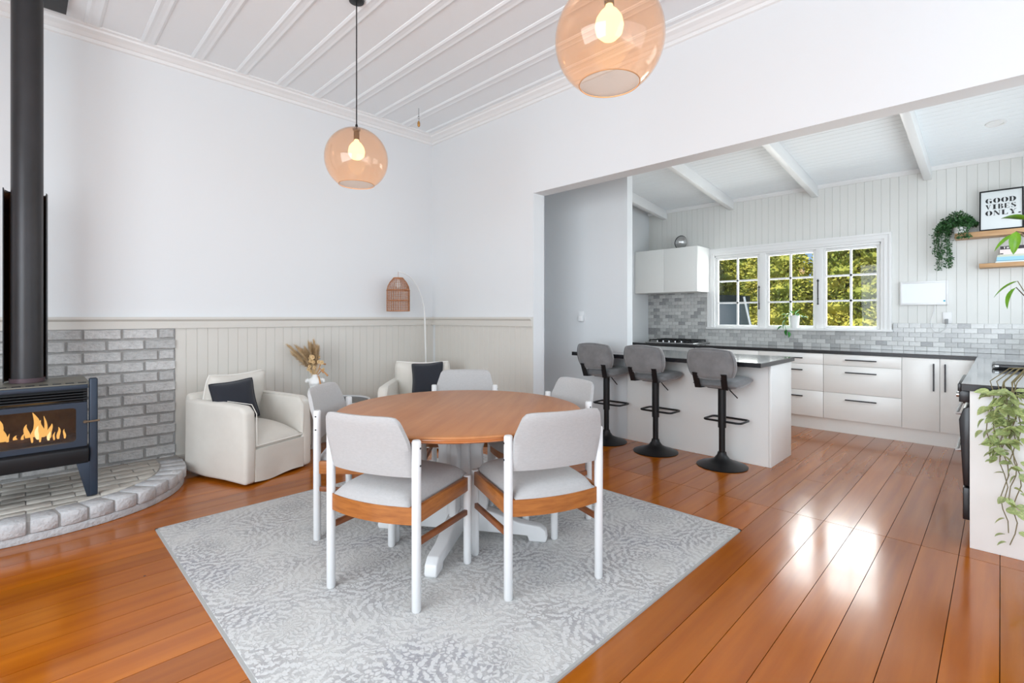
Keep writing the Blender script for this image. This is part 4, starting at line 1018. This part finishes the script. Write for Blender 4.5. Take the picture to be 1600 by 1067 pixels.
# stencil fat-face letters as flat shapes on a unit box
def ell(cx, cy, rx, ry, a0, a1, n=10): return [(cx + rx * math.cos(R(a0 + (a1 - a0) * i / n)), cy + ry * math.sin(R(a0 + (a1 - a0) * i / n))) for i in range(n + 1)]
def cres(cx, cy, rx, ry, ix, a0, a1): return ell(cx, cy, rx, ry, a0, a1) + ell(cx, cy, ix, ry * .94, a1, a0)
def bar(x0, x1, y0, y1): return [(x0, y0), (x1, y0), (x1, y1), (x0, y1)]
LET = {'O': [cres(.47, .5, .47, .5, .14, 98, 262), cres(.53, .5, .47, .5, .14, -82, 82)],
       'G': [cres(.47, .5, .47, .5, .14, 98, 262), bar(.62, .9, .02, .42), [(.54, .97), (.8, .9), (.88, .7), (.8, .76), (.54, .93)], bar(.52, .96, .42, .47)],
       'D': [bar(.08, .36, 0, 1), cres(.42, .5, .54, .5, .2, -90, 90), bar(0, .44, .95, 1), bar(0, .44, 0, .05)],
       'V': [[(.05, 1), (.36, 1), (.62, .18), (.5, 0)], [(.6, .24), (.66, .3), (.92, 1), (.86, 1)], bar(0, .42, .95, 1), bar(.72, 1, .95, 1)],
       'I': [bar(.3, .7, .07, .93), bar(.14, .86, .95, 1), bar(.14, .86, 0, .05)],
       'B': [bar(.08, .38, 0, 1), cres(.46, .75, .4, .25, .12, -90, 90), cres(.46, .25, .5, .25, .16, -90, 90)],
       'E': [bar(.08, .38, 0, 1), bar(.42, .9, .95, 1), bar(.42, .72, .47, .53), bar(.42, .92, 0, .05), [(.9, .05), (.92, .3), (.78, .05)], [(.88, .95), (.9, .72), (.76, .95)]],
       'S': [[(.1, .72), (.16, .9), (.42, 1), (.36, .9), (.36, .74), (.6, .56), (.9, .4), (.94, .26), (.84, .08), (.58, 0), (.66, .1), (.64, .24), (.44, .4), (.18, .54)], [(.5, 1), (.74, .93), (.84, 1), (.84, .7), (.76, .84), (.5, .96)], [(.48, 0), (.22, .08), (.12, 0), (.12, .3), (.2, .16), (.48, .04)]],
       'N': [[(.06, 1), (.36, 1), (.94, .04), (.86, 0), (.7, 0)], bar(.12, .17, 0, .8), bar(.86, .91, .2, 1), bar(0, .3, 0, .05), bar(.74, 1, .95, 1)],
       'L': [bar(.14, .44, 0, 1), bar(.02, .56, .95, 1), bar(.48, .92, 0, .05), [(.92, .05), (.94, .36), (.76, .05)]],
       'Y': [[(.04, 1), (.36, 1), (.62, .52), (.42, .44)], [(.62, .56), (.9, 1), (.84, 1), (.58, .6)], bar(.38, .66, .0, .42), bar(.26, .8, 0, .05), bar(.7, 1, .95, 1)],
       '.': [ell(.3, .12, .2, .12, 0, 360, 12)[:-1]],
       'T': [bar(.36, .64, 0, .85), bar(.05, .95, .85, 1)], 'H': [bar(.08, .34, 0, 1), bar(.66, .92, 0, 1), bar(.34, .66, .43, .57)],
       'A': [[(.0, 0), (.26, 0), (.56, 1), (.4, 1)], [(.74, 0), (1, 0), (.6, 1), (.44, 1)], bar(.25, .75, .25, .38)]}
def write(text, yl, z, h, wd, gap, x, parent, m):
    b = MB(); y_ = yl
    for c in text:
        k = .5 if c == '.' else 1
        for pl in LET[c]: b.prism([(y_ - a * wd, z + q * h) for a, q in pl], x - .0012, x, 'x')
        y_ -= wd * k + gap if c != '.' else 0
    return b.build('lettering', m, parent)
for row, (tx_, z) in enumerate((('GOOD', .286), ('VIBES', .221), ('ONLY.', .156))):
    n_ = 5 if tx_ == 'VIBES' else 4
    wd = .218 / (n_ + (n_ - 1) * .1); write(tx_, .112, z, .05, wd, wd * .1, -.0045, pp, 'ink')
zb = 1.8152
for i, (m_, th, yl, wd, dp, lb) in enumerate((('book_pale', .014, .036, .30, .17, 'thin pale book at the bottom of the shelf stack'), ('book_teal', .007, .032, .29, .165, 'very thin teal book near the bottom of the shelf stack'), ('book_sky', .034, .028, .28, .165, 'sky blue book in the middle of the shelf stack'),
                                       ('book_sage', .02, .024, .28, .16, 'pale sage book in the shelf stack above the sky blue one'), ('book_blush', .05, .006, .25, .155, 'thick blush white book under the top of the shelf stack'), ('book_dark', .032, .004, .26, .155, 'dark book lettered THA on top of the shelf stack'))):
    t = thing('book', lb, 'book', (6.785, yl, zb), 0, 'stacked books on the lower shelf')
    MB().box(0, dp, -wd, 0, 0, .002).box(0, dp, -wd, 0, th - .002, th).box(0, .003, -wd, 0, .002, th - .002).build('cover', m_, t)
    MB().box(.003, dp - .004, -wd + .004, -.004, .002, th - .002).build('pages', 'paper_white', t)
    if m_ == 'book_dark': write('THA', -.022, .007, .018, .017, .006, -.0002, t, 'paper_white')
    if m_ == 'book_blush': MB().box(-.001, 0, -.024, -.002, .004, .014).build('spine_mark', 'ink', t)
    zb += th + .0003
scn = thing('wall_screen', 'slim white framed wall display with power cable on the kitchen wall', 'screen', (XW, 0, 0))
ring = MB()
ring.box(-.03, -.001, .393, .411, 1.413, 1.672).box(-.03, -.001, .778, .796, 1.413, 1.672).box(-.03, -.001, .411, .778, 1.413, 1.437).box(-.03, -.001, .411, .778, 1.652, 1.672)
ring.build('frame', 'plastic_white', scn, bevel=.003)
MB().box(-.024, -.005, .411, .778, 1.437, 1.652).build('display', 'screen_white', scn)
MB().lathe([(0, 0), (.009, 0), (.009, .001), (0, .001)], 14).build('status_dot', 'blue_dot', scn).matrix_local = Matrix.Translation((-.0245, .425, 1.455)) @ Matrix.Rotation(R(-90), 4, 'Y')
MB().tube([(-.012, .50, 1.414), (-.014, .515, 1.32), (-.014, .535, 1.25), (-.016, .535, 1.19), (-.018, .51, 1.13), (-.02, .46, 1.12), (-.022, .42, 1.15), (-.024, .405, 1.20), (-.026, .405, 1.215)], .0035, 6).build('cable', 'plastic_white', scn, smooth=True)
so = thing('power_outlet', 'white double power outlet with grey plug beneath the wall display', 'outlet', (XW, 0, 0))
MB().box(-.01, -.001, .365, .44, 1.213, 1.335).build('plate', 'plastic_white', so, bevel=.003)
MB().box(-.035, -.01, .395, .42, 1.21, 1.262).build('plug', 'plastic_grey', so, bevel=.004)
hk = thing('wall_hook', 'small steel adhesive hook on the marble splashback below the window', 'hook', (XW - .0103, 1.24, 1.02))
MB().box(-.003, 0, -.012, .012, -.012, .012).build('plate', 'steel', hk)
MB().tube([(-.003, 0, .004), (-.02, 0, 0), (-.022, 0, .012)], .003, 6).build('prong', 'steel', hk)

# ------------------------------------------------------------------ plants
def leafmesh(name, m, parent, L_=.05, W_=.03, curl=.2, n=6, th=.0006):
    def f(u, v): s_ = (2 * u - 1); wv = math.sin(math.pi * min(1, v ** .8)) ** .8; return Vector((s_ * W_ / 2 * wv, v * L_, -curl * L_ * v * v + abs(s_) * W_ * .18 * wv))
    return MB().slab(f, lambda u, v: f(u, v) - Vector((0, 0, th)), 4, n).build(name, m, parent, smooth=True, ang=80)
def orient(d, up=(0, 0, 1), roll=0):
    d = Vector(d).normalized(); q = d.to_track_quat('Y', 'Z'); return (q.to_matrix() @ Matrix.Rotation(roll, 3, 'Y')).to_euler()
# trailing plant on the upper shelf
iv = thing('shelf_plant', 'trailing green plant spilling over the end of the upper shelf', 'plant', (6.86, .37, 2.1385))
iv.location = (6.86, .30, 2.1385)
MB().lathe([(0, 0), (.045, 0), (.055, .085), (.05, .085), (.042, .01), (0, .01)], 20).build('pot', 'ceramic_white', iv, smooth=True)
ri = random.Random(11); b = MB()
def tiny(b, c, s_, rr=ri):
    d = Vector((rr.gauss(0, 1), rr.gauss(0, 1), rr.gauss(0, .6))).normalized(); e_ = d.orthogonal().normalized(); e_.rotate(Matrix.Rotation(rr.uniform(0, 6.28), 3, d)); c = Vector(c)
    b.add([c, c + d * s_ * .5 + e_ * s_ * .32, c + d * s_, c + d * s_ * .5 - e_ * s_ * .32], [(0, 1, 2, 3)])
for k in range(1500):
    a = ri.uniform(0, 6.28); r_ = .135 * ri.random() ** .5; z = .05 + .17 * ri.random() * (1 - (r_ / .15) ** 2) + .02
    tiny(b, (max(-.10, min(.085, r_ * math.cos(a) * .8)), r_ * math.sin(a) * 1.15 + .02, z), .026)
strands = []
for k in range(16):
    y0 = ri.uniform(.06, .20); ln = ri.choice((.18, .3, .42, .47, .44)) * ri.uniform(.8, 1.0); x0 = ri.uniform(-.09, .06)
    if k < 4: y0 = ri.uniform(-.13, 0); ln = .1; x0 = -.125
    st_ = [(x0 * .5, y0 * .5, .1), (x0, y0, .07 if k > 3 else .06), (x0 * 1.05, y0 + .012, .0), (x0, y0 + ri.uniform(-.01, .025), -ln * .5), (x0 * .95, y0 + ri.uniform(-.01, .02), -ln + .05)]
    if 4 <= k and y0 < .06: continue
    strands.append(st_); b2 = MB().tube(st_, .0018, 4); b2.build('vine', 'ivy_green', iv)
    for q in range(int(70 * ln / .3) + 30):
        t_ = ri.random() * 3.999; i_ = int(t_); p = Vector(st_[i_]).lerp(Vector(st_[i_ + 1]), t_ - i_)
        p += Vector((ri.gauss(0, .009), ri.gauss(0, .012), 0))
        if k < 4: p.x = min(p.x, -.098) if p.z < .05 else p.x
        tiny(b, p, .022)
g = b.build('foliage', 'ivy_green', iv); g['kind'] = 'stuff'
# little pothos on the window sill
so_ = thing('sill_plant', 'white pot with a small trailing green plant on the kitchen window sill', 'plant', (6.925, 1.865, 1.1405))
so_.location = (XW - .005, 1.865, 1.1405)
MB().lathe([(0, 0), (.05, 0), (.062, .165), (.058, .165), (.05, .15), (0, .15)], 28).build('pot', 'ceramic_white', so_, smooth=True)
lf = leafmesh('leaf', 'pothos_green', so_, .075, .05, .3); first = True
for p, dv in [((-.03, .07, .17), (0, 1, .3)), ((-.04, .05, .16), (-.3, .8, -.2)), ((-.05, .02, .175), (-.6, .3, .2)), ((-.05, -.03, .17), (-.6, -.5, .1)), ((-.03, -.06, .165), (-.2, -1, -.3)), ((-.02, -.09, .14), (-.1, -1, .2)), ((-.065, .09, .06), (-.2, .5, -1)), ((-.065, .12, .02), (-.2, .9, -.4)), ((-.065, .07, -.02), (-.2, .2, -1)), ((-.065, .05, -.045), (-.2, -.3, -.8)), ((-.065, .085, .10), (0, .6, -.6)), ((0, .02, .18), (-.2, .3, .8)), ((-.02, -.02, .18), (0, -.4, .8))]:
    o = lf if first else inst(lf, p); first = False; o.location = p; o.rotation_euler = orient(dv, roll=ri.uniform(-.5, .5))
MB().tube([(-.02, .04, .155), (-.062, .07, .15), (-.066, .09, .08), (-.066, .09, .03), (-.066, .07, -.04)], .003, 5).build('vine', 'pothos_green', so_)
# variegated hoya trailing from a pot on the bench end
ho = thing('trailing_plant', 'variegated trailing plant hanging down in front of the bench end panel', 'plant', (3.80, -.2, .911))
MB().lathe([(0, 0), (.06, 0), (.08, .13), (.074, .13), (.058, .012), (0, .012)], 24).build('pot', 'ceramic_white', ho, smooth=True)
rh = random.Random(21); lf = leafmesh('leaf', 'hoya_leaf', ho, .062, .044, .25); first = True
X0 = 3.645 - 3.80; B0 = .13
for ln, y0, dens in ((.86, .155, 1.0), (.80, .185, .8), (.62, .19, 1.2), (.40, .215, 1.5), (.5, .16, 1.4), (.34, .24, 1.4), (.3, .19, 1.5), (.66, .14, 1.1), (.28, .15, 1.5)):
    pts_ = [(-.04, .02, .11), (X0 + .03, y0 * .7, .10), (X0, y0, .03)]; m_ = int(ln / .06)
    for k in range(1, m_ + 1): pts_.append((X0 - .01 + rh.uniform(-.012, .006), y0 + math.sin(k * 1.3 + ln * 9) * .016, .03 - ln * k / m_ * .98))
    MB().tube(pts_, .0024, 5).build('vine', 'vine_stem', ho)
    for k in range(3, len(pts_)):
        nlf = 1 if k > 9 else (2 if k > 5 else 3)
        for q in range(nlf):
            if rh.random() > dens * (.9 if k < 8 else .6): continue
            sd = rh.choice((-1, 1)); p = Vector(pts_[k]) + Vector((-.004, sd * .012, rh.uniform(-.02, .02))); dv = (rh.uniform(-.5, -.05), sd * rh.uniform(.4, 1), rh.uniform(-.9, .15))
            o = lf if first else inst(lf, p); first = False; o.location = p; o.rotation_euler = orient(dv, roll=rh.uniform(-.8, .8)); s_ = rh.uniform(.7, 1.1); o.scale = (s_, s_, s_)
# broad-leaved plant further along the bench edge, only some leaves reach into view
fi_ = thing('ficus_plant', 'tall broad-leaved green plant on the side bench beside the trailing plant', 'plant', (3.95, -.36, .911))
MB().lathe([(0, 0), (.075, 0), (.095, .17), (.088, .17), (.073, .012), (0, .012)], 24).build('pot', 'ceramic_white', fi_, smooth=True)
lf = leafmesh('leaf', 'ficus_leaf', fi_, .112, .044, .3, 8); first = True
MB().lathe([(0, .14), (.085, .15), (0, .155)], 20).build('soil', 'bark', fi_)
for tip, leaves in (((-.35, .28, .80), [((-.42, .305, .80), (-.3, .1, -1)), ((-.40, .30, .79), (-.1, .9, -.5)), ((-.38, .27, .86), (-.4, .6, .25))]), ((-.34, .25, .44), [((-.40, .305, .52), (-.3, .5, -.8)), ((-.42, .30, .55), (0, .9, -.45))]), ((-.1, .05, 1.0), [((-.1, .05, 1.0), (0, -.4, 1)), ((-.05, .0, .9), (.5, -.5, .3)), ((-.1, .0, .8), (-.5, -.6, .2))]), ((.12, -.05, .8), [((.12, -.05, .8), (.6, .2, .4)), ((.1, -.02, .7), (.3, -.6, .2)), ((.06, 0, .6), (.2, .3, -.2))])):
    tv = Vector(tip); MB().tube([(0, 0, .14), tv * .35 + Vector((0, 0, .25)), tv * .8 + Vector((0, 0, .12)), tv, Vector(leaves[0][0])], [.006, .005, .004, .003, .002], 6).build('branch', 'bark', fi_, smooth=True)
    for p, dv in leaves:
        o = lf if first else inst(lf, p); first = False; o.location = p; o.rotation_euler = orient(dv, roll=rnd.uniform(-.4, .4))
        MB().tube([tv * .97, Vector(p)], .0018, 5).build('leaf_stalk', 'vine_stem', fi_)

# ------------------------------------------------------------------ garden seen through the window
GZ = -.6
struct(MB().box(XW + .3, 60, -40, 60, GZ - .2, GZ).build('floor_garden', 'lawn'))
def leaf_cloud(b, c, rad, n, s_, rr, flat=.25, droop=0):
    for k in range(n):
        d = Vector((rr.gauss(0, 1), rr.gauss(0, 1), rr.gauss(0, 1))).normalized(); p = Vector(c) + Vector((d.x * rad[0], d.y * rad[1], d.z * rad[2])) * rr.uniform(.72, 1.05)
        t_ = (d + Vector((rr.gauss(0, .5), rr.gauss(0, .5), rr.gauss(0, .5) - droop))).normalized(); e_ = t_.orthogonal().normalized(); e_.rotate(Matrix.Rotation(rr.uniform(0, 6.28), 3, t_)); q = s_ * rr.uniform(.6, 1.3)
        b.add([p, p + t_ * q * .5 + e_ * q * flat, p + t_ * q, p + t_ * q * .5 - e_ * q * flat], [(0, 1, 2, 3)])
def tree(name, label, x, y_, h, rx, m, seed, blobs, nl, s_, group):
    rr = random.Random(seed); t = thing(name, label, 'tree', (x, y_, GZ), 0, group)
    MB().tube([(0, 0, 0), (0, 0, h * .5), (0, 0, h * .85)], [.14, .09, .03], 10).build('trunk', 'bark', t, smooth=True)
    b = MB(); core = MB()
    for k in range(blobs):
        z = h * (.08 + .86 * ((k + .5) / blobs)); a = k * 2.4 + rr.uniform(-.4, .4); rr_ = rx * (1.05 - .5 * (z / h) ** 2); o_ = rr_ * .55 * rr.uniform(.6, 1.1)
        c = (o_ * math.cos(a), o_ * math.sin(a), z); q = rr_ * rr.uniform(.5, .66)
        leaf_cloud(b, c, (q, q, q * .6), nl, s_, rr)
        core.lathe([(q * .62 * math.sin(math.pi * i / 6), -q * .36 * math.cos(math.pi * i / 6)) for i in range(7)], 10, c)
    o = core.build('inner_foliage', m, t, smooth=True); o['kind'] = 'stuff'
    o = b.build('foliage', m, t); o['kind'] = 'stuff'
G_ = 'golden conifers of the garden hedge'
for i, (yy, hh, xx, lb) in enumerate(((-.6, 4.4, 14.2, 'golden conifer at the outer end of the garden hedge'), (1.1, 4.2, 14.0, 'golden conifer seen through the window sash nearest the wall display'), (2.6, 4.3, 14.3, 'golden conifer behind the middle glazing of the kitchen window'), (4.1, 3.75, 14.1, 'lower golden conifer below the patch of blue sky'), (5.7, 4.4, 14.8, 'golden conifer behind the trampoline'), (7.3, 4.2, 15.0, 'golden conifer at the hedge end past the trampoline'))):
    tree('conifer', lb, xx, yy, hh, 1.12, 'conifer_gold', i, 36, 560, .11, G_)
tree('shade_tree', 'dark broad-leaved tree standing over the trampoline outside the window', 12.95, 6.3, 4.9, 1.0, 'leaf_dark', 91, 30, 420, .12, None)
tr = thing('trampoline', 'netted garden trampoline with pale poles outside the window', 'trampoline', (10.7, 5.08, GZ))
MB().lathe([(0, .78), (1.25, .78), (1.25, .80), (0, .80)], 40).build('mat', 'tramp_pad', tr, smooth=True)
MB().lathe([(1.23, .77), (1.42, .77), (1.42, .83), (1.23, .83)], 40, closed=True).build('padding', 'tramp_pad', tr, smooth=True)
MB().lathe([(1.3, .83), (1.3, 2.25), (1.304, 2.25), (1.304, .83)], 40, closed=True).build('safety_net', 'tramp_net', tr, smooth=True)
MB().lathe([(1.285, 2.2), (1.32, 2.2), (1.32, 2.33), (1.285, 2.33)], 40, closed=True).build('net_band', 'tramp_pad', tr, smooth=True)
for k in range(6):
    a = R(60 * k - 97); c, s_ = math.cos(a), math.sin(a)
    MB().tube([(1.5 * c, 1.5 * s_, 0), (1.52 * c, 1.52 * s_, .8), (1.5 * c, 1.5 * s_, 1.6), (1.34 * c, 1.34 * s_, 2.3)], .024, 10).build('pole', 'tramp_pole', tr, smooth=True)
